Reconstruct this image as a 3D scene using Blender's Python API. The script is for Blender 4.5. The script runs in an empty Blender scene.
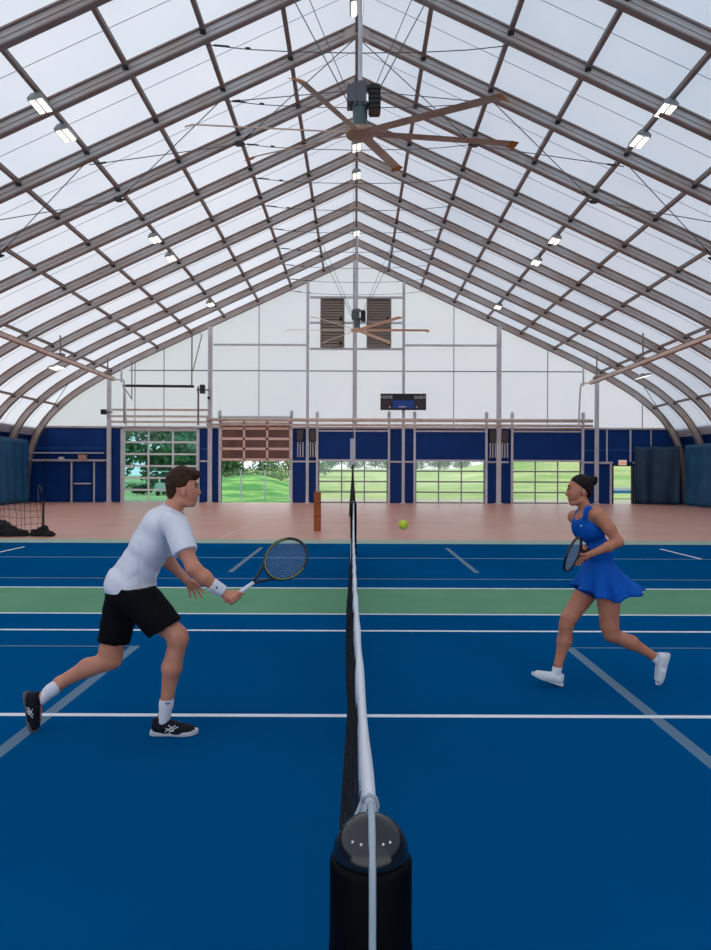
import bpy, bmesh, math, random
import numpy as np
from mathutils import Vector, Matrix, noise
random.seed(7)
scene = bpy.context.scene
C = scene.collection
PI = math.pi

# ------------------------------------------------------------------ camera, sky, sun, exposure
F = 680.0            # focal length in pixels of the 711x950 frame
EYE = 1.65
cam_d = bpy.data.cameras.new('camera')
cam = bpy.data.objects.new('camera', cam_d); C.objects.link(cam)
cam_d.sensor_fit = 'VERTICAL'; cam_d.sensor_height = 36.0
cam_d.lens = F / 950.0 * 36.0
cam_d.shift_y = -1.0 / 950.0
cam_d.clip_start = 0.05; cam_d.clip_end = 2000
cam.location = (0, 0, EYE)
cam.rotation_euler = (PI / 2, math.radians(-0.2), 0)
scene.camera = cam

world = bpy.data.worlds.new('sky'); scene.world = world; world.use_nodes = True
wn = world.node_tree.nodes; wl = world.node_tree.links
bg = wn['Background']
tc = wn.new('ShaderNodeTexCoord'); sp = wn.new('ShaderNodeSeparateXYZ')
cr = wn.new('ShaderNodeValToRGB')
cr.color_ramp.elements[0].position = 0.48; cr.color_ramp.elements[0].color = (0.93, 0.95, 1.0, 1)
cr.color_ramp.elements[1].position = 1.0; cr.color_ramp.elements[1].color = (0.64, 0.81, 1.0, 1)
ma = wn.new('ShaderNodeMath'); ma.operation = 'MULTIPLY_ADD'; ma.inputs[1].default_value = 0.5; ma.inputs[2].default_value = 0.5
wl.new(tc.outputs['Generated'], sp.inputs[0]); wl.new(sp.outputs['Z'], ma.inputs[0]); wl.new(ma.outputs[0], cr.inputs[0])
wl.new(cr.outputs[0], bg.inputs[0]); bg.inputs[1].default_value = 0.86

sun_d = bpy.data.lights.new('sun', 'SUN'); sun = bpy.data.objects.new('sun', sun_d); C.objects.link(sun)
sun_d.energy = 1.35; sun_d.angle = math.radians(12); sun_d.color = (1.0, 0.93, 0.86)
sun.rotation_euler = Vector((0.8, -0.2, -0.62)).to_track_quat('-Z', 'Y').to_euler()

scene.view_settings.view_transform = 'Standard'
scene.view_settings.look = 'None'
scene.view_settings.gamma = 1.0
scene.view_settings.use_curve_mapping = False
scene.view_settings.exposure = 0.66
scene.cycles.use_denoising = True
scene.cycles.max_bounces = 10
scene.cycles.diffuse_bounces = 6
scene.cycles.transmission_bounces = 8
scene.cycles.transparent_max_bounces = 24
scene.cycles.sample_clamp_indirect = 6.0
scene.cycles.caustics_reflective = False
scene.cycles.caustics_refractive = False

# ------------------------------------------------------------------ helpers
def s2l(c):
    return tuple(((v / 255.0) / 12.92 if v / 255.0 <= 0.04045 else ((v / 255.0 + 0.055) / 1.055) ** 2.4) for v in c)

def mat(name, rgb, rough=0.6, rgb2=None, scale=4.0, metal=0.0, bump=0.0, bscale=None, spec=0.5, lin=False, detail=4.0, lo=0.35, hi=0.65):
    m = bpy.data.materials.new(name); m.use_nodes = True
    nt = m.node_tree; b = nt.nodes['Principled BSDF']
    c1 = rgb if lin else s2l(rgb)
    b.inputs['Base Color'].default_value = (*c1, 1)
    b.inputs['Roughness'].default_value = rough
    b.inputs['Metallic'].default_value = metal
    b.inputs['Specular IOR Level'].default_value = spec
    geo = nt.nodes.new('ShaderNodeTexCoord')
    if rgb2 is not None:
        c2 = rgb2 if lin else s2l(rgb2)
        n = nt.nodes.new('ShaderNodeTexNoise'); n.inputs['Scale'].default_value = scale; n.inputs['Detail'].default_value = detail
        r = nt.nodes.new('ShaderNodeValToRGB')
        r.color_ramp.elements[0].position = lo; r.color_ramp.elements[1].position = hi
        r.color_ramp.elements[0].color = (*c1, 1); r.color_ramp.elements[1].color = (*c2, 1)
        nt.links.new(geo.outputs['Object'], n.inputs['Vector']); nt.links.new(n.outputs['Fac'], r.inputs[0])
        nt.links.new(r.outputs[0], b.inputs['Base Color'])
    if bump:
        n2 = nt.nodes.new('ShaderNodeTexNoise'); n2.inputs['Scale'].default_value = bscale or scale; n2.inputs['Detail'].default_value = 3
        bp = nt.nodes.new('ShaderNodeBump'); bp.inputs['Strength'].default_value = bump; bp.inputs['Distance'].default_value = 0.02
        nt.links.new(geo.outputs['Object'], n2.inputs['Vector']); nt.links.new(n2.outputs['Fac'], bp.inputs['Height'])
        nt.links.new(bp.outputs[0], b.inputs['Normal'])
    return m

def emis(name, rgb, strength):
    m = mat(name, rgb, 0.4); b = m.node_tree.nodes['Principled BSDF']
    b.inputs['Emission Color'].default_value = (*s2l(rgb), 1); b.inputs['Emission Strength'].default_value = strength
    return m

def membrane(name, trans, diff, fac, rgb2=None, scale=0.35):
    m = bpy.data.materials.new(name); m.use_nodes = True
    nt = m.node_tree; nt.nodes.remove(nt.nodes['Principled BSDF'])
    out = nt.nodes['Material Output']
    t = nt.nodes.new('ShaderNodeBsdfTranslucent'); d = nt.nodes.new('ShaderNodeBsdfDiffuse'); mx = nt.nodes.new('ShaderNodeMixShader')
    d.inputs[0].default_value = (*diff, 1); mx.inputs[0].default_value = fac
    tcn = nt.nodes.new('ShaderNodeTexCoord'); n = nt.nodes.new('ShaderNodeTexNoise'); n.inputs['Scale'].default_value = scale; n.inputs['Detail'].default_value = 3
    n.inputs['Roughness'].default_value = 0.55
    r = nt.nodes.new('ShaderNodeValToRGB'); r.color_ramp.elements[0].position = 0.3; r.color_ramp.elements[1].position = 0.7
    r.color_ramp.elements[0].color = (*trans, 1); r.color_ramp.elements[1].color = (*(rgb2 or trans), 1)
    nt.links.new(tcn.outputs['Object'], n.inputs[0]); nt.links.new(n.outputs['Fac'], r.inputs[0]); nt.links.new(r.outputs[0], t.inputs[0])
    nt.links.new(t.outputs[0], mx.inputs[1]); nt.links.new(d.outputs[0], mx.inputs[2]); nt.links.new(mx.outputs[0], out.inputs[0])
    return m

def glass(name, tint, refl=0.06):
    m = bpy.data.materials.new(name); m.use_nodes = True
    nt = m.node_tree; nt.nodes.remove(nt.nodes['Principled BSDF']); out = nt.nodes['Material Output']
    t = nt.nodes.new('ShaderNodeBsdfTransparent'); t.inputs[0].default_value = (*tint, 1)
    g = nt.nodes.new('ShaderNodeBsdfGlossy'); g.inputs['Roughness'].default_value = 0.05
    mx = nt.nodes.new('ShaderNodeMixShader'); mx.inputs[0].default_value = refl
    nt.links.new(t.outputs[0], mx.inputs[1]); nt.links.new(g.outputs[0], mx.inputs[2]); nt.links.new(mx.outputs[0], out.inputs[0])
    return m

class MB:
    """collects shapes; build() links them as one mesh object"""
    def __init__(s): s.v = []; s.f = []; s.mi = []; s.cur = 0
    def add(s, vs, fs):
        o = len(s.v); s.v += [tuple(v) for v in vs]
        s.f += [tuple(i + o for i in f) for f in fs]; s.mi += [s.cur] * len(fs)
    def box(s, x0, x1, y0, y1, z0, z1):
        s.add([(x0,y0,z0),(x1,y0,z0),(x1,y1,z0),(x0,y1,z0),(x0,y0,z1),(x1,y0,z1),(x1,y1,z1),(x0,y1,z1)],
              [(0,3,2,1),(4,5,6,7),(0,1,5,4),(1,2,6,5),(2,3,7,6),(3,0,4,7)])
        return s
    def bar(s, a, b, w, h=None, up=(0,0,1)):
        a = Vector(a); b = Vector(b); h = h or w
        d = (b - a).normalized(); u = Vector(up)
        if abs(d.dot(u)) > 0.98: u = Vector((0,1,0))
        r = d.cross(u).normalized(); u = r.cross(d).normalized()
        c = [r*(w/2)*i + u*(h/2)*j for i, j in ((-1,-1),(1,-1),(1,1),(-1,1))]
        s.add([a+q for q in c] + [b+q for q in c], [(0,1,2,3)[::-1],(4,5,6,7),(0,1,5,4),(1,2,6,5),(2,3,7,6),(3,0,4,7)])
        return s
    def tube(s, pts, r, n=8, closed=False, caps=True):
        pts = [Vector(p) for p in pts]; N = len(pts)
        rr = r if isinstance(r, (list, tuple)) else [r] * N
        vs = []; prev = None
        for i, p in enumerate(pts):
            if closed: t = pts[(i+1) % N] - pts[i-1]
            else: t = pts[min(i+1, N-1)] - pts[max(i-1, 0)]
            t.normalize()
            if prev is None:
                u = Vector((0,0,1)) if abs(t.z) < 0.9 else Vector((1,0,0))
                a = t.cross(u).normalized()
            else:
                a = (prev - t * prev.dot(t)).normalized()
            prev = a; b = t.cross(a)
            for k in range(n):
                q = 2*PI*k/n
                vs.append(p + (a*math.cos(q) + b*math.sin(q)) * rr[i])
        fs = []
        for i in range(N if closed else N-1):
            j = (i+1) % N
            for k in range(n):
                l = (k+1) % n
                fs.append((i*n+k, i*n+l, j*n+l, j*n+k))
        if not closed and caps:
            fs.append(tuple(range(n))[::-1]); fs.append(tuple((N-1)*n + k for k in range(n)))
        s.add(vs, fs); return s
    def lathe(s, prof, cx=0, cy=0, n=32):
        vs = []; fs = []
        for r, z in prof:
            for k in range(n):
                a = 2*PI*k/n; vs.append((cx + r*math.cos(a), cy + r*math.sin(a), z))
        for i in range(len(prof)-1):
            for k in range(n):
                l = (k+1) % n; fs.append((i*n+k, i*n+l, (i+1)*n+l, (i+1)*n+k))
        fs.append(tuple(range(n))[::-1]); fs.append(tuple((len(prof)-1)*n+k for k in range(n)))
        s.add(vs, fs); return s
    def prism(s, poly, axis, t0, t1):
        """poly of 2D points extruded along axis ('y': poly=(x,z))"""
        n = len(poly)
        def P(p, t): return (p[0], t, p[1]) if axis == 'y' else ((t, p[0], p[1]) if axis == 'x' else (p[0], p[1], t))
        s.add([P(p, t0) for p in poly] + [P(p, t1) for p in poly],
              [tuple(range(n))[::-1], tuple(range(n, 2*n))] + [(i, (i+1) % n, n+(i+1) % n, n+i) for i in range(n)])
        return s
    def ball(s, c, r, n=12, m=8):
        c = Vector(c); r = (r, r, r) if not isinstance(r, (tuple, list)) else r
        vs = [c + Vector((0,0,-r[2]))]; fs = []
        for i in range(1, m):
            ph = -PI/2 + PI*i/m
            for k in range(n):
                a = 2*PI*k/n; vs.append(c + Vector((r[0]*math.cos(ph)*math.cos(a), r[1]*math.cos(ph)*math.sin(a), r[2]*math.sin(ph))))
        vs.append(c + Vector((0,0,r[2])))
        for k in range(n): fs.append((0, 1+(k+1) % n, 1+k))
        for i in range(m-2):
            for k in range(n):
                l = (k+1) % n; fs.append((1+i*n+k, 1+i*n+l, 1+(i+1)*n+l, 1+(i+1)*n+k))
        L = len(vs)-1; b = 1+(m-2)*n
        for k in range(n): fs.append((b+k, b+(k+1) % n, L))
        s.add(vs, fs); return s
    def build(s, name, m, parent=None, smooth=False, origin=None):
        me = bpy.data.meshes.new(name)
        vs = s.v
        base = Vector((0,0,0))
        if parent is not None: base = WORLD(parent)
        elif origin is not None: base = Vector(origin)
        if base.length: vs = [tuple(Vector(v) - base) for v in vs]
        me.from_pydata(vs, [], s.f)
        for mm in (m if isinstance(m, list) else [m]): me.materials.append(mm)
        me.polygons.foreach_set('material_index', s.mi)
        if smooth: me.polygons.foreach_set('use_smooth', [True]*len(me.polygons))
        me.update()
        bm = bmesh.new(); bm.from_mesh(me); bmesh.ops.recalc_face_normals(bm, faces=bm.faces); bm.to_mesh(me); bm.free()
        o = bpy.data.objects.new(name, me); C.objects.link(o)
        if parent is not None: o.parent = parent
        elif origin is not None: o.location = origin
        return o

def WORLD(o):
    p = Vector((0,0,0))
    while o is not None:
        p += Vector(o.location); o = o.parent
    return p

def tag(o, label=None, cat=None, group=None, kind=None):
    if label: o['label'] = label
    if cat: o['category'] = cat
    if group: o['group'] = group
    if kind: o['kind'] = kind
    return o
def thing(name, label, cat, loc=(0,0,0), group=None, kind=None):
    o = bpy.data.objects.new(name, None); C.objects.link(o); o.location = loc
    return tag(o, label, cat, group, kind)
def copy_tree(o, loc=None, parent=None):
    c = o.copy(); C.objects.link(c); c.parent = parent
    for ch in o.children: copy_tree(ch, None, c)
    if loc is not None: c.location = loc
    return c
def at(px, py, d):
    return Vector(((px-355)*d/F, d, EYE-(py-474)*d/F))

# ------------------------------------------------------------------ materials
M_pink = mat('pink court coating', (218,156,134), 0.33, (226,168,146), 0.6, spec=0.35)
M_blue = mat('blue court coating', (0,77,127), 0.45, (0,83,135), 0.5, bump=0.05, bscale=90, spec=0.0)
M_green = mat('green court coating', (92,150,112), 0.55, (100,156,118), 1.2, spec=0.05)
M_sage = mat('sage court border', (150,180,158), 0.5)
M_line = mat('white court line', (232,240,242), 0.5)
M_faint = mat('faint blue court line', (78,140,184), 0.5)
M_grey = mat('grey court line', (92,122,146), 0.5, spec=.1)
M_pline = mat('worn pale line', (226,196,186), 0.5)
M_scuff = mat('scuffed pink coating', (150,105,100), 0.6, (196,150,138), 3.0)
M_steel = mat('galvanised steel', (206,203,200), 0.55, (190,174,164), 0.6, metal=0.0, lo=0.4, hi=0.6)
M_steel_rust = mat('rusty steel', (158,142,134), 0.6, (150,120,106), 1.1)
M_purlin = mat('purlin steel', (140,132,130), 0.6, (130,112,104), 1.3)
M_post = mat('grey painted post', (216,219,224), 0.5, (200,200,204), 1.2)
M_white = mat('white painted metal', (222,220,218), 0.45)
M_beige = mat('beige rail paint', (226,212,200), 0.5, (210,188,176), 2.0)
M_cable = mat('steel cable', (96,98,104), 0.4, metal=0.3)
M_dark = mat('dark metal', (40,40,44), 0.5)
M_black = mat('black plastic', (14,14,16), 0.35)
M_navy = mat('navy vinyl', (4,60,132), 0.5, (2,52,118), 0.8, bump=0.15, bscale=2.5, spec=.2)
M_navy_d = mat('dark navy vinyl', (8,32,80), 0.55)
M_tarp = mat('teal tarpaulin', (24,92,132), 0.6, (14,74,116), 1.5)
M_tarp2 = mat('slate tarpaulin', (34,70,98), 0.6, (24,54,80), 1.5)
M_roof = membrane('roof membrane', (0.74,0.77,0.80), (0.78,0.78,0.8), 0.48, (0.84,0.84,0.85))
M_gable = membrane('gable membrane', (0.90,0.86,0.99), (0.8,0.79,0.84), 0.38, (0.95,0.89,1.0))
M_seam = mat('grey seam', (130,134,142), 0.7)
M_seam_l = mat('light seam', (176,182,190), 0.7)
M_blade = mat('brown fan blade', (192,162,138), 0.55, (176,140,116), 2.5)
M_blade_l = mat('bleached fan blade', (226,196,164), 0.5)
M_tip = mat('orange blade tip', (176,104,30), 0.5)
M_motor = mat('grey green motor', (84,100,100), 0.4, metal=0.3)
M_lamp = emis('lit lamp lens', (255,250,238), 1.0)
M_glass = glass('clear glass', (0.93,0.97,0.95))
M_teal_glass = glass('teal tinted glass', (0.62,0.86,0.88), 0.06)
M_panel_or = mat('amber door panel', (122,74,50), 0.35, (92,54,42), 1.5, spec=0.6)
M_orange = mat('orange brown vinyl', (166,86,28), 0.5, (150,74,22), 3.0)
M_tape = mat('white net tape', (226,228,232), 0.7, bump=0.1, bscale=60)
M_cord = mat('grey white cord', (168,182,188), 0.6)
M_net = mat('black net twine', (14,14,18), 0.8)
M_padblk = mat('black vinyl padding', (4,4,6), 0.5, spec=0.08)
M_dome = mat('smoked clear cap', (22,25,28), 0.15, spec=0.6)

# ------------------------------------------------------------------ structure of the hall
WALL_Y = 38.7
FRONT_Y = -8.2
PROF = [(0,14.23),(7.51,10.72),(12.0,8.62),(13.66,7.78),(14.91,7.08),(16.05,6.36),(17.07,5.52),(17.76,4.78),(18.25,4.0),(18.6,3.1),(18.85,1.8),(18.95,0.0)]
def prof_z(u):
    u = abs(u)
    for (a, za), (b, zb) in zip(PROF, PROF[1:]):
        if a <= u <= b: return za + (zb-za)*(u-a)/(b-a)
    return 0
# smoother profile by Catmull sampling of the haunch
def smooth_prof():
    P = [Vector((a, b)) for a, b in PROF]
    out = [P[0], P[1]*0.5+P[0]*0.5, P[1]]
    for i in range(1, len(P)-1):
        p0, p1, p2 = P[i-1], P[i], P[i+1]; p3 = P[min(i+2, len(P)-1)]
        for k in range(1, 5):
            t = k/4
            q = 0.5*((2*p1) + (p2-p0)*t + (2*p0-5*p1+4*p2-p3)*t*t + (-p0+3*p1-3*p2+p3)*t*t*t)
            out.append(q)
    return out
HALF = smooth_prof()
FULL = [Vector((-p.x, p.y)) for p in HALF[::-1]] + HALF[1:]
def offset_prof(pts, d):
    out = []
    for i, p in enumerate(pts):
        t = (pts[min(i+1, len(pts)-1)] - pts[max(i-1, 0)]).normalized()
        n = Vector((t.y, -t.x))       # inward for left-to-right
        if p.x == 0: n = Vector((0, -1)); d2 = d*1.1
        else: d2 = d
        out.append(p + n*d2)
    return out

# floor with painted areas as one surface
def build_floor():
    xs = [-19,-7.43,-7.36,-3.45,-3.40,-2.14,-2.05,2.0,2.09,3.27,3.32,6.78,6.85,19]
    ysb = [FRONT_Y, 1.75, 4.615, 4.672, 6.47, 6.50, 7.13, 7.19, 7.98, 8.04, 9.80, 9.87, 10.67, 10.73, 11.4, 13.32, 13.39, 15.2, 16.1, 17.0, 22.9, 23.03, 29, 36, WALL_Y]
    mats = [M_pink, M_blue, M_green, M_sage, M_line, M_faint, M_grey, M_pline, M_scuff]
    b = MB()
    for i in range(len(xs)-1):
        for j in range(len(ysb)-1):
            x0, x1, y0, y1 = xs[i], xs[i+1], ysb[j], ysb[j+1]; cx, cy = (x0+x1)/2, (y0+y1)/2
            k = 0
            if cy < 16.1: k = 1
            elif cy < 17.0: k = 3
            if 8.04 < cy < 9.8: k = 2
            lw = -7.43 < cx < -7.36 or 6.78 < cx < 6.85
            gl = -2.14 < cx < -2.05 or 2.0 < cx < 2.09
            pk = -3.45 < cx < -3.40 or 3.27 < cx < 3.32
            if gl and (cy < 6.5 or 11.4 < cy < 15.2): k = 6
            if lw and 13.39 < cy < 15.2: k = 4
            if 6.47 < cy < 6.50 and (cx < -2.05 or cx > 2.0): k = 6
            if pk and 17 < cy < 36: k = 7
            if (4.615 < cy < 4.672) or (7.13 < cy < 7.19) or (7.98 < cy < 8.04) or (9.8 < cy < 9.87) : k = 4
            if (10.67 < cy < 10.73) or (13.32 < cy < 13.39): k = 5 if cy > 13 else 6
            if 22.9 < cy < 23.03 and -2.05 < cx < 3.3: k = 8
            b.cur = k
            b.add([(x0,y0,0),(x1,y0,0),(x1,y1,0),(x0,y1,0)], [(0,1,2,3)])
    b.cur = 0
    b.box(-19, 19, FRONT_Y, WALL_Y+0.1, -0.3, -0.01)
    o = b.build('floor', mats); tag(o, kind='structure')
build_floor()

# roof membrane
b = MB()
ys = [FRONT_Y, 5, 15, 25, WALL_Y+0.05]
vs = []; fs = []
for y in ys:
    for p in FULL: vs.append((p.x, y, p.y))
n = len(FULL)
for j in range(len(ys)-1):
    for i in range(n-1):
        if FULL[i].y < 3.9 and FULL[i+1].y < 3.95: continue
        fs.append((j*n+i, j*n+i+1, (j+1)*n+i+1, (j+1)*n+i))
b.add(vs, fs)
roof = b.build('ceiling', M_roof, smooth=True); tag(roof, kind='structure')
BAY = 2.46
RIBS = [WALL_Y - 0.12 - BAY*k for k in range(19)]
sb = MB()
for y in RIBS[:-1]:
    pr = offset_prof([p for p in FULL if p.y > 4.0], 0.03)
    sb.tube([(p.x, y-BAY/2, p.y) for p in pr], 0.009, 4)
so = sb.build('seam', M_seam_l, roof)

# gable walls
def gable(name, y, sgn):
    b = MB()
    top = [p for p in FULL if p.y >= 4.2]
    poly = [(-18.1, 4.2)] + [(p.x, p.y) for p in top] + [(18.1, 4.2)]
    n = len(poly)
    b.add([(p[0], y, p[1]) for p in poly], [tuple(range(n))])
    return b.build(name, M_gable)
g = gable('wall_back', WALL_Y+0.06, 1); tag(g, kind='structure')
# seams on the back gable
sb = MB()
def gx(px): return (px-355)*WALL_Y/F
def gz(py): return EYE-(py-474)*WALL_Y/F
for px in (134, 163, 258, 453, 547, 642):
    sb.box(gx(px)-0.02, gx(px)+0.02, WALL_Y+0.02, WALL_Y+0.05, 4.25, prof_z(gx(px))-0.1)
sb.box(-12.9, 12.9, WALL_Y+0.02, WALL_Y+0.05, gz(371.5), gz(370.5))
sb.build('seam', M_seam, g)
# lower navy wall with real openings
OPEN = [(gx(123), gx(197), 4.12), (gx(221), gx(290), 4.3), (gx(318), gx(387), 2.45), (gx(415), gx(484), 2.45), (gx(512), gx(580), 2.45), (gx(612.5), gx(631), 2.15)]
b = MB()
x = -19
for (a, c, h) in OPEN:
    b.box(x, a, WALL_Y, WALL_Y+0.1, 0, 4.3)
    if h < 4.3: b.box(a, c, WALL_Y, WALL_Y+0.1, h, 4.3)
    x = c
b.box(x, 19, WALL_Y, WALL_Y+0.1, 0, 4.3)
lw = b.build('lower_panel', M_navy, g)
b = MB()
for px in (46, 320, 388, 452): pass
for px0, px1 in ((25,108),(199,209),(292,306),(308,316),(389,401),(404,413),(487,497),(499,508),(583,594),(597,612),(632,680)):
    b.box(gx(px0), gx(px1), WALL_Y-0.04, WALL_Y-0.005, gz(462.5), gz(460.8))
b.build('wall_rail', M_post, g)
b = MB()
b.box(-19, 19, WALL_Y-0.10, WALL_Y-0.005, 4.22, 4.32)
b.build('top_band', M_steel, g)
b = MB()
for px0, px1, py in ((24,108,449),(319,387,449.5),(416,484,449.5),(513,580,449.5),(199,209,449.5),(583,594,449.5),(597,672,449)):
    b.box(gx(px0), gx(px1), WALL_Y-0.03, WALL_Y-0.005, gz(py+.4), gz(py-.4))
b.build('wall_seam', mat('navy seam', (52,92,150), 0.5), g)
# side and front walls
for s, nm in ((-1, 'wall_left'), (1, 'wall_right')):
    b = MB(); b.box(min(s*18.98, s*19.05), max(s*18.98, s*19.05), FRONT_Y, WALL_Y, 0, 2.9)
    b.add([(s*18.98, FRONT_Y, 2.9), (s*18.98, WALL_Y, 2.9), (s*18.2, WALL_Y, 4.25), (s*18.2, FRONT_Y, 4.25)], [(0,1,2,3)])
    tag(b.build(nm, M_navy), kind='structure')
b = MB(); top = [p for p in FULL if p.y >= 4.2]; poly = [(-18.1, 4.2)] + [(p.x, p.y) for p in top] + [(18.1, 4.2)]
b.add([(p[0], FRONT_Y, p[1]) for p in poly], [tuple(range(len(poly)))])
b.cur = 1; b.box(-19, -16, FRONT_Y-0.1, FRONT_Y, 0, 4.3); b.box(16, 19, FRONT_Y-0.1, FRONT_Y, 0, 4.3)
tag(b.build('wall_front', [M_gable, M_navy]), kind='structure')

# ------------------------------------------------------------------ roof steel
ORD = ['first','second','third','fourth','fifth','sixth','seventh','eighth','ninth','tenth','eleventh','twelfth','thirteenth','fourteenth','fifteenth','sixteenth','seventeenth','eighteenth','nineteenth']
o0 = offset_prof(FULL, 0.05); o1 = offset_prof(FULL, 0.09); i0 = offset_prof(FULL, 0.36); i1 = offset_prof(FULL, 0.40)
def ribbon(b, A, B, y0, y1):
    n = len(A); vs = []
    for p in A: vs += [(p.x, y0, p.y), (p.x, y1, p.y)]
    for p in B: vs += [(p.x, y0, p.y), (p.x, y1, p.y)]
    fs = []; m = 2*n
    for i in range(n-1):
        a = 2*i
        fs += [(a, a+2, a+3, a+1), (m+a, m+a+1, m+a+3, m+a+2), (a, m+a, m+a+2, a+2), (a+1, a+3, m+a+3, m+a+1)]
    fs += [(0, 1, m+1, m), (m-2, 2*m-2, 2*m-1, m-1)]
    b.add(vs, fs)
rib0 = None
for k, y in enumerate(RIBS[:14]):
    if k == 0 or rib0 is None:
        w = MB(); ribbon(w, o1, i0, -0.02, 0.02)
        # two stiffening lips so the web reads as a ribbed box
        mid0 = offset_prof(FULL, 0.20); mid1 = offset_prof(FULL, 0.225); ribbon(w, mid0, mid1, -0.045, 0.045)
        rib0 = thing('roof_rib', '', 'roof beam', (0, y, 0))
        w.build('web', M_steel).parent = rib0
        f = MB(); ribbon(f, o0, o1, -0.08, 0.08); f.build('outer_flange', M_steel_rust).parent = rib0
        f = MB(); ribbon(f, i0, i1, -0.08, 0.08); f.build('inner_flange', M_purlin).parent = rib0
        f = MB(); f.prism([(-0.35,13.62),(0,13.78),(0.35,13.62),(0.35,13.98),(0,14.14),(-0.35,13.98)], 'y', -0.05, 0.05)
        f.build('ridge_plate', M_steel).parent = rib0
        r = rib0
    else:
        r = copy_tree(rib0, (0, y, 0))
    if k == 0: lab = 'peaked steel roof rib set against the back gable wall'
    else: lab = '%s steel roof rib forward of the one at the gable wall' % ORD[k-1]
    tag(r, lab, 'roof beam', 'steel roof ribs')

PUR = [1.84, 3.71, 5.57, 7.48, 9.37, 11.26, 13.9, 16.9]
def rib_pt(u, d):
    # point on the inner offset line at lateral distance u
    pr = offset_prof(HALF, d)
    for a, b_ in zip(pr, pr[1:]):
        if a.x <= abs(u) <= b_.x or (a.x > b_.x and b_.x <= abs(u) <= a.x):
            t = (abs(u)-a.x)/((b_.x-a.x) or 1)
            return a.y + (b_.y-a.y)*t
    return prof_z(u)-d
for s, sn in ((-1,'left'), (1,'right')):
    for i, u in enumerate(PUR):
        z = rib_pt(u, 0.12); t = 0.11
        b = MB(); b.box(s*u-0.055, s*u+0.055, FRONT_Y+0.1, WALL_Y-0.05, z-0.06, z+0.05)
        o = b.build('roof_purlin', M_purlin)
        tag(o, '%s long steel purlin from the ridge on the %s roof slope' % (ORD[i], sn), 'roof beam', 'roof purlins')
        # bolted cleats where it meets the ribs
        c = MB(); c.box(-.07, .07, -.1, .1, -.12, -.05); cl = c.build('cleat', M_dark); cl.parent = o; cl.location = (s*u, RIBS[0], z)
        for y in RIBS[1:12]:
            c2 = cl.copy(); C.objects.link(c2); c2.parent = o; c2.location = (s*u, y, z)
b = MB(); b.tube([(0, FRONT_Y+0.1, 13.93), (0, WALL_Y-0.1, 13.93)], 0.055, 8)
tag(b.build('roof_purlin', M_purlin, smooth=True), 'ridge pipe running along the peak of the roof', 'roof beam', 'roof purlins')

# collar ties
def cable(name, pts, r, label, cat, group, buckle=None):
    b = MB(); b.tube(pts, r, 5)
    o = b.build(name, M_cable); tag(o, label, cat, group)
    if buckle:
        c = MB()
        for p, q in buckle: c.tube([p, q], r*1.9, 6)
        c.build('turnbuckle', M_dark, o)
    return o
zt = rib_pt(3.71, 0.44)
for k in range(0, 12):
    y = RIBS[k]
    L = Vector((-3.71, y-0.02, zt)); R = Vector((3.71, y-0.02, zt)); mL = Vector((-1.6, y-0.02, zt-0.17)); mR = Vector((1.6, y-0.02, zt-0.17))
    lab = 'thin steel tie cable across the peak of the ' + ('rib at the back gable wall' if k == 0 else '%s rib from the back wall' % ORD[k-1])
    cable('tie_cable', [L, L.lerp(mL, .5)+Vector((0,0,-0.03)), mL, (0, y-0.02, zt-0.2), mR, R.lerp(mR, .5)+Vector((0,0,-0.03)), R], 0.012, lab, 'cable', 'roof tie cables',
          [(L.lerp(mL, .12), L.lerp(mL, .3)), (L.lerp(mL, .48), L.lerp(mL, .54))])
# cross bracing in one bay
nodes = [0, 3.71, 7.48, 11.26]
y0, y1 = RIBS[8]+0.0, RIBS[7]
for s, sn in ((-1,'left'),(1,'right')):
    for i in range(3):
        for q in range(2):
            a, c = (y0, y1) if q == 0 else (y1, y0)
            P = Vector((s*(nodes[i]+.05), a, (rib_pt(nodes[i], 0.42) if i else 13.75)-.05*q)); Q = Vector((s*(nodes[i+1]-.05), c, rib_pt(nodes[i+1], 0.42)-.05*q))
            cable('brace_rod', [P, Q], 0.014, 'brace rod %s on the %s slope, %s' % (['beside the ridge','halfway down','low down'][i], sn, ['top end nearer the camera','top end nearer the gable'][q]), 'cable', 'roof brace rods',
                  [(P.lerp(Q, .9), P.lerp(Q, .95))])
            if q == 0:
                pass
    P = Vector((s*15.3, RIBS[1], rib_pt(15.3, .42))); Q = Vector((s*17.9, RIBS[0], 4.3))
    cable('brace_rod', [P, Q], 0.02, 'diagonal brace rod in the last bay above the %s end of the navy wall' % sn, 'cable', 'roof brace rods')
for s, sn in ((-1,'left'),(1,'right')):
    for i in (1, 2, 3):
        u = nodes[i]; z = rib_pt(u, 0.42)
        b = MB(); b.box(s*u-0.1, s*u+0.1, y1-0.1, y1+0.1, z-0.07, z+0.02)
        b.tube([(s*u-0.2, y1, z-0.03), (s*u+0.2, y1, z-0.03)], 0.035, 6)
        tag(b.build('brace_bracket', M_dark), 'dark bolted bracket joining brace rods, %s from the ridge on the %s slope' % (ORD[i-1], sn), 'bracket', 'brace brackets')

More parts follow.
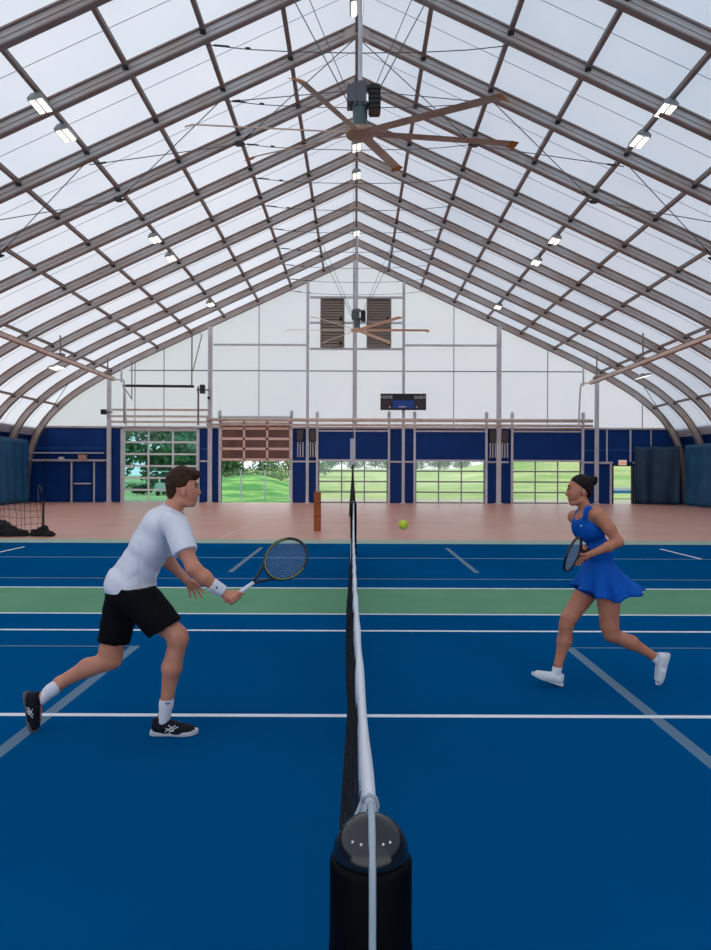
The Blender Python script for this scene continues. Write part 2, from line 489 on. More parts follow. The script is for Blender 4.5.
# ------------------------------------------------------------------ back wall framing
def post(px, w, ztop, label, m=M_post, z0=0.0, dpt=0.14):
    b = MB(); b.box(gx(px)-w/2, gx(px)+w/2, WALL_Y-0.09-dpt, WALL_Y-0.09, z0, ztop)
    o = b.build('wall_post', m); tag(o, label, 'post', 'gable wall posts')
    if z0 == 0.0:
        c = MB(); c.box(gx(px)-w*.9, gx(px)+w*.9, WALL_Y-0.12-dpt, WALL_Y-0.09, 0.0, 0.04); c.build('base_plate', M_white, o)
    return o
post(109.5, 0.22, prof_z(gx(109.5))-0.42, 'grey wall post at the left end of the glazed doors')
post(210, 0.24, prof_z(gx(210))-0.42, 'tall grey wall post between the closed glass door and the half raised amber door')
post(307, 0.16, prof_z(gx(307))-0.42, 'tall thin grey wall post right of the half raised amber door')
post(402.5, 0.16, prof_z(gx(402.5))-0.42, 'tall thin grey wall post behind the scoreboard')
post(497.5, 0.26, prof_z(gx(497.5))-0.42, 'tall thick grey wall post between the two right glazed doors')
post(595, 0.22, prof_z(gx(595))-0.42, 'grey wall post right of the glazed doors, beside the exit')
post(354, 0.24, 13.75, 'central grey mullion post under the roof peak', z0=4.35)
def girt(px0, px1, py, t, label, m=M_post):
    b = MB(); b.box(gx(px0), gx(px1), WALL_Y-0.15, WALL_Y-0.03, gz(py)-t/2, gz(py)+t/2)
    tag(b.build('wall_girt', m), label, 'beam', 'gable wall girts')
girt(213, 306, 345.5, 0.11, 'horizontal grey girt left of the louvred vents')
girt(404, 496, 345.5, 0.11, 'horizontal grey girt right of the louvred vents')
girt(309, 401, 298, 0.12, 'horizontal grey girt along the top of the louvred vents')
girt(309, 401, 323.3, 0.12, 'horizontal grey girt across the middle of the louvred vents')
girt(309, 401, 349.3, 0.12, 'horizontal grey girt along the bottom of the louvred vents')
# long beige conduits above the doors
for i, (py, r) in enumerate(((420.5, 0.10), (425.5, 0.07))):
    b = MB(); b.tube([(gx(207), WALL_Y-0.32, gz(py)), (gx(590), WALL_Y-0.32, gz(py))], r, 8)
    tag(b.build('door_shaft', M_beige, smooth=True), '%s long beige pipe above the row of doors' % ('upper thicker' if i == 0 else 'lower thinner'), 'pipe', 'pipes above the doors')
# three rails above the left glass door
for i, py in enumerate((411, 417.5, 423)):
    b = MB(); b.box(gx(112), gx(208), WALL_Y-0.3, WALL_Y-0.24, gz(py)-0.06, gz(py)+0.06)
    tag(b.build('wall_rail_bar', M_beige), '%s of the three pale rails above the left glass door' % ['topmost','middle','lowest'][i], 'rail', 'rails above the left door')

# louvred vents
def vent(px0, px1, label):
    x0, x1 = gx(px0), gx(px1); z0, z1 = gz(348), gz(299)
    t = thing('wall_vent', label, 'vent', ((x0+x1)/2, WALL_Y-0.2, z0), 'louvred vents')
    b = MB()
    b.box(x0, x0+0.09, WALL_Y-0.24, WALL_Y-0.16, z0, z1); b.box(x1-0.09, x1, WALL_Y-0.24, WALL_Y-0.16, z0, z1)
    b.box(x0+.09, x1-.09, WALL_Y-0.24, WALL_Y-0.16, z0, z0+0.08); b.box(x0+.09, x1-.09, WALL_Y-0.24, WALL_Y-0.16, z1-0.08, z1)
    b.build('frame', M_purlin, t)
    b = MB(); n = 17
    for i in range(n):
        z = z0+0.09+(z1-z0-0.2)*i/n; h = (z1-z0-0.2)/n
        b.add([(x0+.09, WALL_Y-0.20, z), (x1-.09, WALL_Y-0.20, z), (x1-.09, WALL_Y-0.14, z+h*.8), (x0+.09, WALL_Y-0.14, z+h*.8),
               (x0+.09, WALL_Y-0.19, z-.01), (x1-.09, WALL_Y-0.19, z-.01), (x1-.09, WALL_Y-0.13, z+h*.8), (x0+.09, WALL_Y-0.13, z+h*.8)],
              [(0,1,2,3),(7,6,5,4),(0,4,5,1),(3,2,6,7)])
    b.build('louvre', mat('tan louvre', (150,138,126), 0.5), t)
    b = MB(); b.box(x0+.09, x1-.09, WALL_Y-0.10, WALL_Y-0.08, z0, z1); b.build('backing', mat('brown vent backing', (120,106,94), .7), t)
    b = MB()
    for z in (z0+0.15, z0+(z1-z0)*.55): b.box(x1-0.28, x1-0.12, WALL_Y-0.30, WALL_Y-0.21, z, z+0.14)
    b.build('actuator', M_black, t)
vent(319.5, 343.5, 'brown louvred vent left of the central gable post')
vent(365.5, 390, 'brown louvred vent right of the central gable post')

# scoreboard
x0, x1, z0, z1 = gx(379.5), gx(424.5), gz(410.5), gz(394.5)
sc = thing('scoreboard', 'small black and blue scoreboard mounted on a thin post above the doors', 'scoreboard', ((x0+x1)/2, WALL_Y-0.45, z0))
b = MB(); b.box(x0, x1, WALL_Y-0.5, WALL_Y-0.28, z0, z1); b.build('housing', mat('charcoal panel', (34,38,44), .5), sc)
b = MB(); b.box(gx(391.5), gx(412.5), WALL_Y-0.52, WALL_Y-0.5, z0+0.08, z0+(z1-z0)*.58); b.build('centre_panel', mat('royal blue panel', (16,66,160), .4), sc)
b = MB(); b.box(gx(392.5), gx(411.5), WALL_Y-0.515, WALL_Y-0.5, z0+(z1-z0)*.66, z1-0.08); b.build('display', M_black, sc)
def text(s, size, loc, m, name, parent, rot=(PI/2, 0, 0)):
    cu = bpy.data.curves.new('tmp', 'FONT'); cu.body = s; cu.size = size; cu.extrude = 0.006; cu.align_x = 'CENTER'
    tmp = bpy.data.objects.new('tmp', cu); C.objects.link(tmp)
    bpy.context.view_layer.update()
    me = bpy.data.meshes.new_from_object(tmp.evaluated_get(bpy.context.evaluated_depsgraph_get()))
    bpy.data.objects.remove(tmp); me.materials.clear(); me.materials.append(m); me.name = name
    o = bpy.data.objects.new(name, me); C.objects.link(o); o.rotation_euler = rot
    if parent is not None:
        o.parent = parent; o.location = Vector(loc) - WORLD(parent)
    return o
text('HOME', 0.24, (gx(385.5), WALL_Y-0.505, z1-0.28), M_white, 'lettering', sc)
text('GUEST', 0.22, (gx(418.3), WALL_Y-0.505, z1-0.28), M_white, 'lettering', sc)
b = MB(); b.tube([(gx(397+i*.75), WALL_Y-0.53, z0+0.17+0.035*math.sin(i*1.9)) for i in range(11)], 0.02, 5); b.build('maker_mark', M_white, sc)
b = MB()
for px in (388.5, 415): b.ball((gx(px), WALL_Y-0.51, z0+0.15), 0.045, 8, 6)
b.build('indicator', M_white, sc)
M_digit = mat('dim red digits', (64,34,34), .3)
for sx in (385.5, 418.3):
    for r_ in range(2):
        b = MB(); b.box(gx(sx)-.26, gx(sx)+.26, WALL_Y-0.51, WALL_Y-0.5, z0+.12+r_*.22, z0+.28+r_*.22); b.build('digit_window', M_digit, sc)

# doors on the back wall
def track_pair(t, x0, x1, zt):
    for x in (x0-0.07, x1+0.07):
        b = MB(); b.box(x-0.06, x+0.06, WALL_Y-0.22, WALL_Y-0.1, 0, zt); b.box(x-.09, x+.09, WALL_Y-.25, WALL_Y-.1, zt-.35, zt-.05)
        b.build('track', M_post, t)
def glazed(t, x0, x1, z0, z1, cols, rows, gm, fm, bw=0.06, y=None):
    y = WALL_Y+0.03 if y is None else y
    b = MB()
    for i in range(cols+1):
        x = x0+(x1-x0)*i/cols; b.box(x-bw/2, x+bw/2, y-0.03, y+0.03, z0, z1)
    for j in range(rows+1):
        z = z0+(z1-z0)*j/rows; b.box(x0, x1, y-0.035, y+0.035, z-bw*.6, z+bw*.6)
    b.build('frame', fm, t)
    b = MB(); b.box(x0, x1, y-0.004, y+0.004, z0, z1); b.build('pane', gm, t)
DZ = [('door_1',)]
def door_root(i, x): return tag(thing('door_%d' % i, None, None, (x, WALL_Y, 0)), kind='structure')
a, c, h = OPEN[0]; t = door_root(1, (a+c)/2)
glazed(t, a+.03, c-.03, 0.03, 4.1, 3, 6, M_teal_glass, mat('pale door frame', (236,238,238), .5), 0.09)
b = MB()
for px in (122, 198): b.box(gx(px)-.07, gx(px)+.07, WALL_Y-.14, WALL_Y-.02, 0, 4.15)
b.box(a, c, WALL_Y-.14, WALL_Y-.02, 4.1, 4.2)
b.build('jamb', M_post, t)
a, c, h = OPEN[1]; t = door_root(2, (a+c)/2)
track_pair(t, a, c, gz(411))
fr = mat('pinkish door frame', (240,206,190), .5)
b = MB(); zz0, zz1 = gz(460.5), gz(421)
for i in range(4):
    x = a+(c-a)*i/3; b.box(x-.06, x+.06, WALL_Y-.2, WALL_Y-.12, zz0, gz(419) )
for j, py in enumerate((460, 449.3, 439.3, 429, 424)): b.box(a, c, WALL_Y-.2, WALL_Y-.12, gz(py)-.07, gz(py)+.07)
b.build('frame', fr, t)
b = MB(); b.box(a, c, WALL_Y-.165, WALL_Y-.155, zz0, gz(424)); b.build('pane', M_panel_or, t)
b = MB(); b.box(a-.1, c+.1, WALL_Y-.22, WALL_Y-.1, gz(418)-.05, gz(418)+.07); b.build('header', M_post, t)
for di in (2, 3, 4):
    a, c, h = OPEN[di]; t = door_root(di+1, (a+c)/2)
    track_pair(t, a, c, gz(412))
    glazed(t, a+.02, c-.02, 0.03, 2.42, 3, 4, M_glass, mat('grey door frame', (150,156,156), .5), 0.07)
    b = MB(); b.box(a-.04, c+.04, WALL_Y-.10, WALL_Y-.03, 2.42, 4.05); b.build('upper_panel', M_navy, t)
    b = MB(); b.box(a-.05, c+.05, WALL_Y-.16, WALL_Y-.04, 4.05, 4.14); b.box(a-.05, c+.05, WALL_Y-.14, WALL_Y-.04, 2.38, 2.48); b.build('header', M_post, t)
b = MB(); b.box(gx(353.3), gx(354.7), WALL_Y-.2, WALL_Y-.11, 2.45, 4.3)
tag(b.build('wall_post', M_post), 'short pale divider post on the blue panel behind the net', 'post', 'gable wall posts')
# operator boxes between the doors
for px, nm in ((300, 'left of the thin post beside the amber door'), (312.6, 'right of the thin post beside the amber door'), (491.5, 'left of the thick right wall post'), (503.5, 'right of the thick right wall post')):
    t = thing('door_operator', 'dark door motor and hanging chains %s' % nm, 'door motor', (gx(px), WALL_Y-.3, 3.4), 'door motors')
    b = MB(); b.box(gx(px)-.18, gx(px)+.16, WALL_Y-.34, WALL_Y-.12, 3.55, 4.12); b.box(gx(px)-.1, gx(px)+.1, WALL_Y-.3, WALL_Y-.12, 3.4, 3.55); b.build('motor_box', mat('motor brown grey', (74,66,62), .5), t)
    b = MB()
    for dx in (-.14, .0, .15): b.tube([(gx(px)+dx, WALL_Y-.2, 3.45), (gx(px)+dx, WALL_Y-.2, 2.6)], 0.035, 6)
    b.build('chain_tube', M_post, t)
# exit door
a, c, h = OPEN[5]; t = door_root(6, (a+c)/2)
b = MB(); b.box(a-.09, a, WALL_Y-.1, WALL_Y+.1, 0, h+.1); b.box(c, c+.09, WALL_Y-.1, WALL_Y+.1, 0, h+.1); b.box(a, c, WALL_Y-.1, WALL_Y+.1, h, h+.1); b.build('frame', M_dark, t)
b = MB(); b.box(a-.22, a-.12, WALL_Y-.16, WALL_Y-.06, 0, h+.15); b.box(c+.14, c+.28, WALL_Y-.16, WALL_Y-.06, 0, h-.1); b.box(gx(598), a-.1, WALL_Y-.16, WALL_Y-.06, h+.12, h+.22); b.build('jamb', M_post, t)
b = MB(); b.box(a, c, WALL_Y+.04, WALL_Y+.05, 0.02, h); b.build('pane', M_glass, t)
t = thing('exit_sign', 'small lit sign with red letters above the right hand door', 'sign', (gx(621), WALL_Y-.2, gz(464)))
b = MB(); b.box(gx(617.3), gx(624.7), WALL_Y-.2, WALL_Y-.1, gz(464.3), gz(459.2)); b.build('housing', emis('sign face', (236,214,190), .25), t)
text('EXIT', 0.2, (gx(621), WALL_Y-.205, gz(463.2)), emis('red letters', (205,40,30), .4), 'lettering', t)
# left blue door with bar and shelves
t = door_root(7, gx(84))
b = MB(); b.box(gx(74.5), gx(91.5), WALL_Y-.06, WALL_Y-.01, 0, gz(464)); b.build('leaf', M_navy, t)
b = MB(); b.box(gx(71), gx(72.4), WALL_Y-.12, WALL_Y-.01, 0, gz(462)); b.box(gx(93.5), gx(94.8), WALL_Y-.12, WALL_Y-.01, 0, gz(462)); b.build('jamb', M_post, t)
b = MB(); b.tube([(gx(74.5), WALL_Y-.12, gz(484.5)), (gx(91.5), WALL_Y-.12, gz(484.5))], 0.035, 8); b.build('push_bar', M_white, t)
for py, p0, p1, lab in ((454, 30, 104, 'upper pale rail shelf over the blue door on the left'), (461, 24, 107, 'lower pale rail shelf over the blue door on the left')):
    b = MB(); b.box(gx(p0), gx(p1), WALL_Y-.3, WALL_Y-.06, gz(py)-.03, gz(py)+.03); tag(b.build('wall_shelf', M_post), lab, 'shelf', 'rail shelves over the left blue door')
b = MB(); b.box(gx(80), gx(87.5), WALL_Y-.34, WALL_Y-.1, gz(461)+.03, gz(456.5)+.03); b.box(gx(79.7), gx(87.8), WALL_Y-.35, WALL_Y-.09, gz(457)+.03, gz(456.3)+.03)
tag(b.build('cardboard_box', mat('pink brown card', (206,150,134), .7)), 'small pinkish box standing on the lower rail shelf above the blue door', 'box')
b = MB(); b.box(gx(60), gx(65), WALL_Y-.3, WALL_Y-.12, gz(461)+.03, gz(459)+.03); b.box(gx(61), gx(64), WALL_Y-.28, WALL_Y-.14, gz(459)+.03, gz(458.4)+.03)
tag(b.build('white_carton', M_white), 'low white carton lying on the lower rail shelf left of the pinkish box', 'box')
b = MB(); b.box(gx(44.5), gx(45.8), WALL_Y-.05, WALL_Y-.01, 0.1, 4.2); b.box(gx(105), gx(106.2), WALL_Y-.05, WALL_Y-.01, 0, 4.2); b.box(gx(67), gx(68.4), WALL_Y-.05, WALL_Y-.01, 0.1, gz(463))
b.build('panel_joint', M_navy_d, g)
b = MB(); b.box(gx(606)-.04, gx(606)+.04, WALL_Y-.06, WALL_Y-.01, 2.4, 4.2); b.box(gx(629.5)-.04, gx(629.5)+.04, WALL_Y-.08, WALL_Y-.01, 2.4, 4.2); b.box(gx(650)-.03, gx(650)+.03, WALL_Y-.06, WALL_Y-.01, 3.3, 4.2); b.build('panel_joint', M_post, g)

# hanging lift frame above the left door
t = thing('basketball_hoist_frame', 'dark hanging pipe frame above the left glass door with a small motor', 'pipe frame', (gx(158), 38.0, gz(386)))
b = MB(); dy = 38.0
def hp(px, py): return at(px, py, dy)
b.tube([hp(122,386.5), hp(193,387)], 0.075, 8); b.build('crossbar', M_dark, t, smooth=True)
b = MB(); b.tube([hp(123.5,386), hp(123.5,424)], 0.055, 8); b.tube([hp(197.5,387), hp(197.5,426)], 0.055, 8); b.build('drop_leg', M_purlin, t)
b = MB(); b.tube([hp(131,362), hp(131,400)], 0.03, 6); b.tube([hp(124,389), hp(131,400)], 0.03, 6); b.build('hanger_rod', M_purlin, t); b = MB(); b.tube([hp(191,330), hp(191,387)], 0.04, 6); b.tube([hp(192,372), hp(201,335), hp(191,330)], 0.03, 6); b.build('hanger_rod', M_purlin, t)
b = MB(); b.box(hp(199.5,0).x, hp(204,0).x, dy-.15, dy+.15, hp(0,394).z, hp(0,385.5).z); b.box(hp(196,0).x, hp(208,0).x, dy-.08, dy+.08, hp(0,391).z, hp(0,390).z); b.ball(hp(208,398.5), .09, 8, 6); b.build('motor', M_dark, t)
t = thing('wall_speaker', 'small black box on the left end post above the navy wall', 'speaker', at(103, 413, 38.2))
b = MB(); p = at(103, 413, 38.2); b.box(p.x-.13, p.x+.13, p.y-.12, p.y+.12, p.z-.13, p.z+.15); b.build('housing', M_black, t)
b = MB(); b.tube([(p.x+.13, p.y, p.z), (p.x+.5, p.y, p.z)], .03, 6); b.build('arm', M_dark, t)

# pipe runs along both side slopes
def heater(s, pxe, pye, label):
    # rail below the roof: u and height from the far end
    u = (pxe-355)*36.4/F; z = EYE-(pye-474)*36.4/F
    t = thing('crane_rail', label, 'pipe', (u, 36.4, z), 'suspended side rails')
    b = MB(); b.bar((u, 36.4, z), (u*1.0, 4.0, z+0.05), 0.13, 0.2); b.build('rail', mat('rust orange pipe', (168,128,104), .5, (150,104,78), .8), t)
    b = MB(); b.bar((u-s*.35, 35.6, z-.12), (u-s*.35, 4.0, z-.1), 0.07, 0.12)
    b.build('lower_pipe', M_beige, t)
    for y in (35.5, 29.8, 24.0, 18.4, 13):
        b = MB(); zz = rib_pt(u, .42)
        b.tube([(u, y, z), (u, y, zz)], 0.035, 6); b.box(u-.16, u+.16, y-.15, y+.15, z-.08, z+.2)
        b.bar((u, y, z), (u-s*.35, y, z-.12), .06); b.build('hanger', M_purlin, t)
    b = MB()
    b.tube([(u, 36.4, z), (u-s*.25, 37.2, z+.05), (u-s*.25, 37.4, z-.4)], .05, 6); b.tube([(u-s*.25, 37.4, z-.4), (u-s*.25, 37.6, 4.3)], .05, 6)
    b.tube([(u-s*.2, 37.0, z+.9), (u-s*.2, 37.0, z-.1)], .05, 6); b.build('end_drop', M_post, t)
heater(-1, 113, 380, 'rusty suspended rail pipe running along the left roof haunch')
heater(1, 590, 382, 'rusty suspended rail pipe running along the right roof haunch')

# ------------------------------------------------------------------ lights
def make_lamp():
    t = thing('high_bay_light', '', 'ceiling light', (0,0,0))
    b = MB()
    # tapered housing, open bottom at z=0
    L, W = 0.30, 0.18
    vs = [(-W,-L,0),(W,-L,0),(W,L,0),(-W,L,0),(-W,-L,.07),(W,-L,.07),(W,L,.07),(-W,L,.07),(-W*.5,-L*.75,.2),(W*.5,-L*.75,.2),(W*.5,L*.75,.2),(-W*.5,L*.75,.2)]
    b.add(vs, [(0,1,5,4),(1,2,6,5),(2,3,7,6),(3,0,4,7),(4,5,9,8),(5,6,10,9),(6,7,11,10),(7,4,8,11),(8,9,10,11),(0,3,2,1)])
    b.build('housing', mat('lamp housing grey', (150,154,154), .4)).parent = t
    for q in (-1, 1):
        b = MB(); b.box(q*.088-.062, q*.088+.062, -.27, .27, -.03, -.004); b.build('lens', M_lamp).parent = t
    b = MB(); b.tube([(0,0,.2),(0,0,.3)], .02, 6); b.box(-.05,.05,-.05,.05,.2,.27); b.build('hanger', M_dark).parent = t
    return t
lamp0 = make_lamp()
LP = [(-7.48,16.1,'nearer of the two large lit lamps at upper left'), (-7.48,17.5,'farther of the two large lit lamps at upper left'),
      (-7.48,25.3,'nearer lamp of the middle pair on the left slope'), (-7.48,27.5,'farther lamp of the middle pair on the left slope'), (-7.48,35.0,'single lamp far back on the left slope'),
      (7.4,16.3,'nearer of the two large lit lamps at upper right'), (7.4,17.8,'farther of the two large lit lamps at upper right'),
      (7.4,25.4,'nearer lamp of the middle pair on the right slope'), (7.4,28.0,'farther lamp of the middle pair on the right slope'), (7.4,35.5,'single lamp far back on the right slope'),
      (0,17.4,'lamp under the ridge at the very top of the picture'), (0,24.85,'ridge lamp just below the near fan hub'), (0,27.2,'ridge lamp second below the near fan'), (0,33.7,'small ridge lamp close to the back gable')]
first = True
for x, y, lab in LP:
    r = lamp0 if first else copy_tree(lamp0); first = False
    z = (rib_pt(x, 0.2)-.17) if x else 13.58
    r.location = (x, y, z)
    if x: r.rotation_euler = (0, math.radians(-14 if x < 0 else 14), 0)
    tag(r, 'lit twin lens lamp, ' + lab, 'ceiling light', 'high bay lights')
for s, px, d in ((-1, 56, 33), (1, 642, 33)):
    r = copy_tree(lamp0); p = at(px, 376 if s > 0 else 369, d); r.location = p; r.scale = (1.5, 1.5, .6)
    tag(r, 'low flat lamp hanging by the %s suspended rail' % ('left' if s < 0 else 'right'), 'ceiling light', 'high bay lights')

# ------------------------------------------------------------------ ceiling fans
def fan(cx, cy, z, R, phases, tilt, label, mb, mt, guy):
    t = thing('ceiling_fan', label, 'ceiling fan', (cx, cy, z), 'big ceiling fans')
    Mx = Matrix.Rotation(tilt, 4, 'X')
    for ph in phases:
        b = MB()
        d = Mx @ Vector((math.cos(ph), math.sin(ph), 0)); sd = Mx @ Vector((-math.sin(ph), math.cos(ph), 0)); up = d.cross(sd)
        P = Vector((cx, cy, z))
        a_ = P + d*.28; e_ = P + d*(R-.16)
        w = .115; tw = -.28
        def sec(c, w): 
            q = (sd*math.cos(tw) + up*math.sin(tw)); r_ = (up*math.cos(tw) - sd*math.sin(tw))
            return [c+q*w, c+r_*.02, c-q*w, c-r_*.012]
        vs = sec(a_, w) + sec(e_, w)
        b.add(vs, [(0,1,5,4),(1,2,6,5),(2,3,7,6),(3,0,4,7),(3,2,1,0),(4,5,6,7)])
        bl = b.build('blade', mb, t)
        b = MB(); f_ = P + d*R
        vs = sec(e_, w*1.05) + sec(f_ - up*.05, w*1.5)
        b.add(vs, [(0,1,5,4),(1,2,6,5),(2,3,7,6),(3,0,4,7),(3,2,1,0),(4,5,6,7)]); b.build('blade_tip', mt, bl)
    b = MB(); b.lathe([(.12, z-.08), (.30, z-.06), (.32, z+.03), (.2, z+.08)], cx, cy, 24); b.build('hub', mb, t)
    b = MB(); b.lathe([(.15, z+.06), (.16, z+.5), (.19, z+.55), (.19, z+.62)], cx, cy, 20); b.build('gearbox', M_motor, t, smooth=False)
    b = MB(); b.box(cx-.28, cx+.12, cy-.2, cy+.2, z+.58, z+.95); b.lathe([(.2, z+.95), (.2, z+1.02), (.06, z+1.1)], cx, cy, 16)
    for k in range(6):
        a_ = k*PI/3; b.tube([(cx+.22*math.cos(a_), cy+.22*math.sin(a_), z+.5), (cx+.22*math.cos(a_), cy+.22*math.sin(a_), z+1.05)], .025, 6)
    b.build('mount', M_cable, t)
    b = MB(); b.box(cx+.2, cx+.42, cy-.15, cy+.15, z+.42, z+.98)
    for k in range(5): b.box(cx+.18, cx+.44, cy-.17, cy+.17, z+.47+k*.1, z+.5+k*.1)
    b.build('motor', M_black, t)
    b = MB(); b.tube([(cx, cy, z+1.0), (cx, cy, 13.9)], .05, 10); b.build('downrod', M_post, t)
    b = MB()
    for q in (-1, 1):
        b.tube([(cx+q*.2, cy, z+.55), (cx+q*guy, cy+.2, prof_z(guy)-.3)], .012, 4); b.tube([(cx+q*.22, cy+.1, z+.8), (cx+q*guy*.93, cy-1.2, prof_z(guy*.93)-.3)], .012, 4)
    b.build('guy_wire', M_cable, t)
R_ = math.radians
fan(0.07, 14.6, 8.97, 3.66, [R_(a) for a in (14, 74, 139, 190, 253, 315)], R_(13), 'large near ceiling fan with six long brown blades hung from the ridge', M_blade, M_tip, 2.0)
fan(0.05, 34.6, 8.97, 3.66, [R_(a) for a in (0, 60, 120, 180, 235, 305)], R_(0), 'far ceiling fan with pale blades in front of the louvred vents', M_blade_l, M_blade_l, 1.9)

# ------------------------------------------------------------------ curtains and clutter
def curtain(name, path, z0, z1, m, label, amp=0.09, wl_=0.42, top_sag=0.0):
    P = [Vector((a, b_)) for a, b_ in path]
    seg = []; 
    L = sum((q-p).length for p, q in zip(P, P[1:])); n = int(L/0.05)
    pts = []
    for i in range(n+1):
        s = L*i/n; acc = 0
        for p, q in zip(P, P[1:]):
            l = (q-p).length
            if s <= acc+l+1e-6:
                d = (q-p)/l; pts.append((p+d*(s-acc), Vector((-d.y, d.x)), s)); break
            acc += l
    vs = []; rows = 14
    for j in range(rows+1):
        f = j/rows
        for (p, nn, s) in pts:
            w = amp*(0.35+0.65*(1-f))*(math.sin(s*2*PI/wl_ + 1.4*math.sin(s*1.3+f*1.2)) + .6*math.sin(s*2*PI/(wl_*2.7)+f*1.5+1))
            q = p + nn*w
            zz = z0 + (z1-z0)*f - (top_sag*math.sin(s*3)**2*f)
            vs.append((q.x, q.y, zz))
    m_ = len(pts); fs = [(j*m_+i, j*m_+i+1, (j+1)*m_+i+1, (j+1)*m_+i) for j in range(rows) for i in range(m_-1)]
    b = MB(); b.add(vs, fs)
    o = b.build(name, m, smooth=True)
    md = o.modifiers.new('thickness', 'SOLIDIFY'); md.thickness = 0.01
    return tag(o, label, 'curtain')
curtain('divider_curtain', [(15.75, 38.3), (17.2, 38.15), (17.9, 37.6)], 0.02, 3.27, M_tarp2, 'dark slate hanging curtain beside the exit door in the right back corner', .13, .95, top_sag=.06)
curtain('divider_curtain', [(17.95, 37.2), (17.8, 34.0), (17.9, 27.0)], 0.02, 3.27, M_tarp, 'blue hanging curtain along the right side wall', .10, 1.3)
curtain('divider_curtain', [(-18.3, 37.9), (-17.9, 34.0), (-17.9, 27.0)], 0.02, 3.5, M_tarp, 'teal hanging curtain along the left side wall', .09, .9)

# orange padded post on the pink court
t = thing('orange_pad_post', 'orange brown padded post standing on the pink floor left of the net', 'post', (-1.1, 19.7, 0))
b = MB(); b.box(-1.2, -1.0, 19.62, 19.8, 0, 1.13); b.build('pad', M_orange, t)
b = MB(); b.box(-1.207, -.993, 19.61, 19.81, .42, .45); b.box(-1.207, -.993, 19.61, 19.81, .8, .82); b.build('strap', mat('dark orange strap', (110,52,18), .6), t)

# rolled dark net with white pad beyond the tennis net
t = thing('rolled_net', 'dark rolled net hanging below a white pad behind the far net post', 'net', (at(352,470,26).x, 26, 0))
xc = at(352.2, 470, 26).x
b = MB(); b.tube([(xc, 26, z) for z in (0.02, .5, 1.0, 1.5, 2.0)], [.15, .13, .09, .05, .03], 10); b.build('net_roll', mat('dark green net', (26,44,34), .8), t)
b = MB(); b.box(xc-.10, xc+.10, 25.92, 26.08, 2.02, 3.0); b.build('pad', mat('pale pad', (196,200,210), .6), t)
b = MB(); b.tube([(xc, 26, 3.0), (xc, 26, 13.9)], .006, 4); b.build('hanging_cord', M_cable, t)

# left side net, post and heap
t = thing('practice_net', 'black net hanging from a short post at the left edge of the pink floor', 'net', (-8.35, 18.2, 0))
b = MB(); b.tube([(-8.35, 18.2, 0), (-8.35, 18.2, .88)], .03, 8); b.ball((-8.35,18.2,.88), .034, 8, 6); b.build('post', M_black, t)
b = MB()
for i in range(14):
    x = -8.4 - i*.14
    b.tube([(x, 18.2+.02*math.sin(i*2.), .0), (x+.05*math.sin(i*1.7), 18.22, .45), (x-.03, 18.2, .86+.03*math.sin(i))], .006, 4)
for j in range(5):
    b.tube([(-8.38-k*.25, 18.2+.03*math.sin(k+j), .08+j*.19+.03*math.sin(k*1.3+j)) for k in range(9)], .005, 4)
b.build('netting', M_net, t)

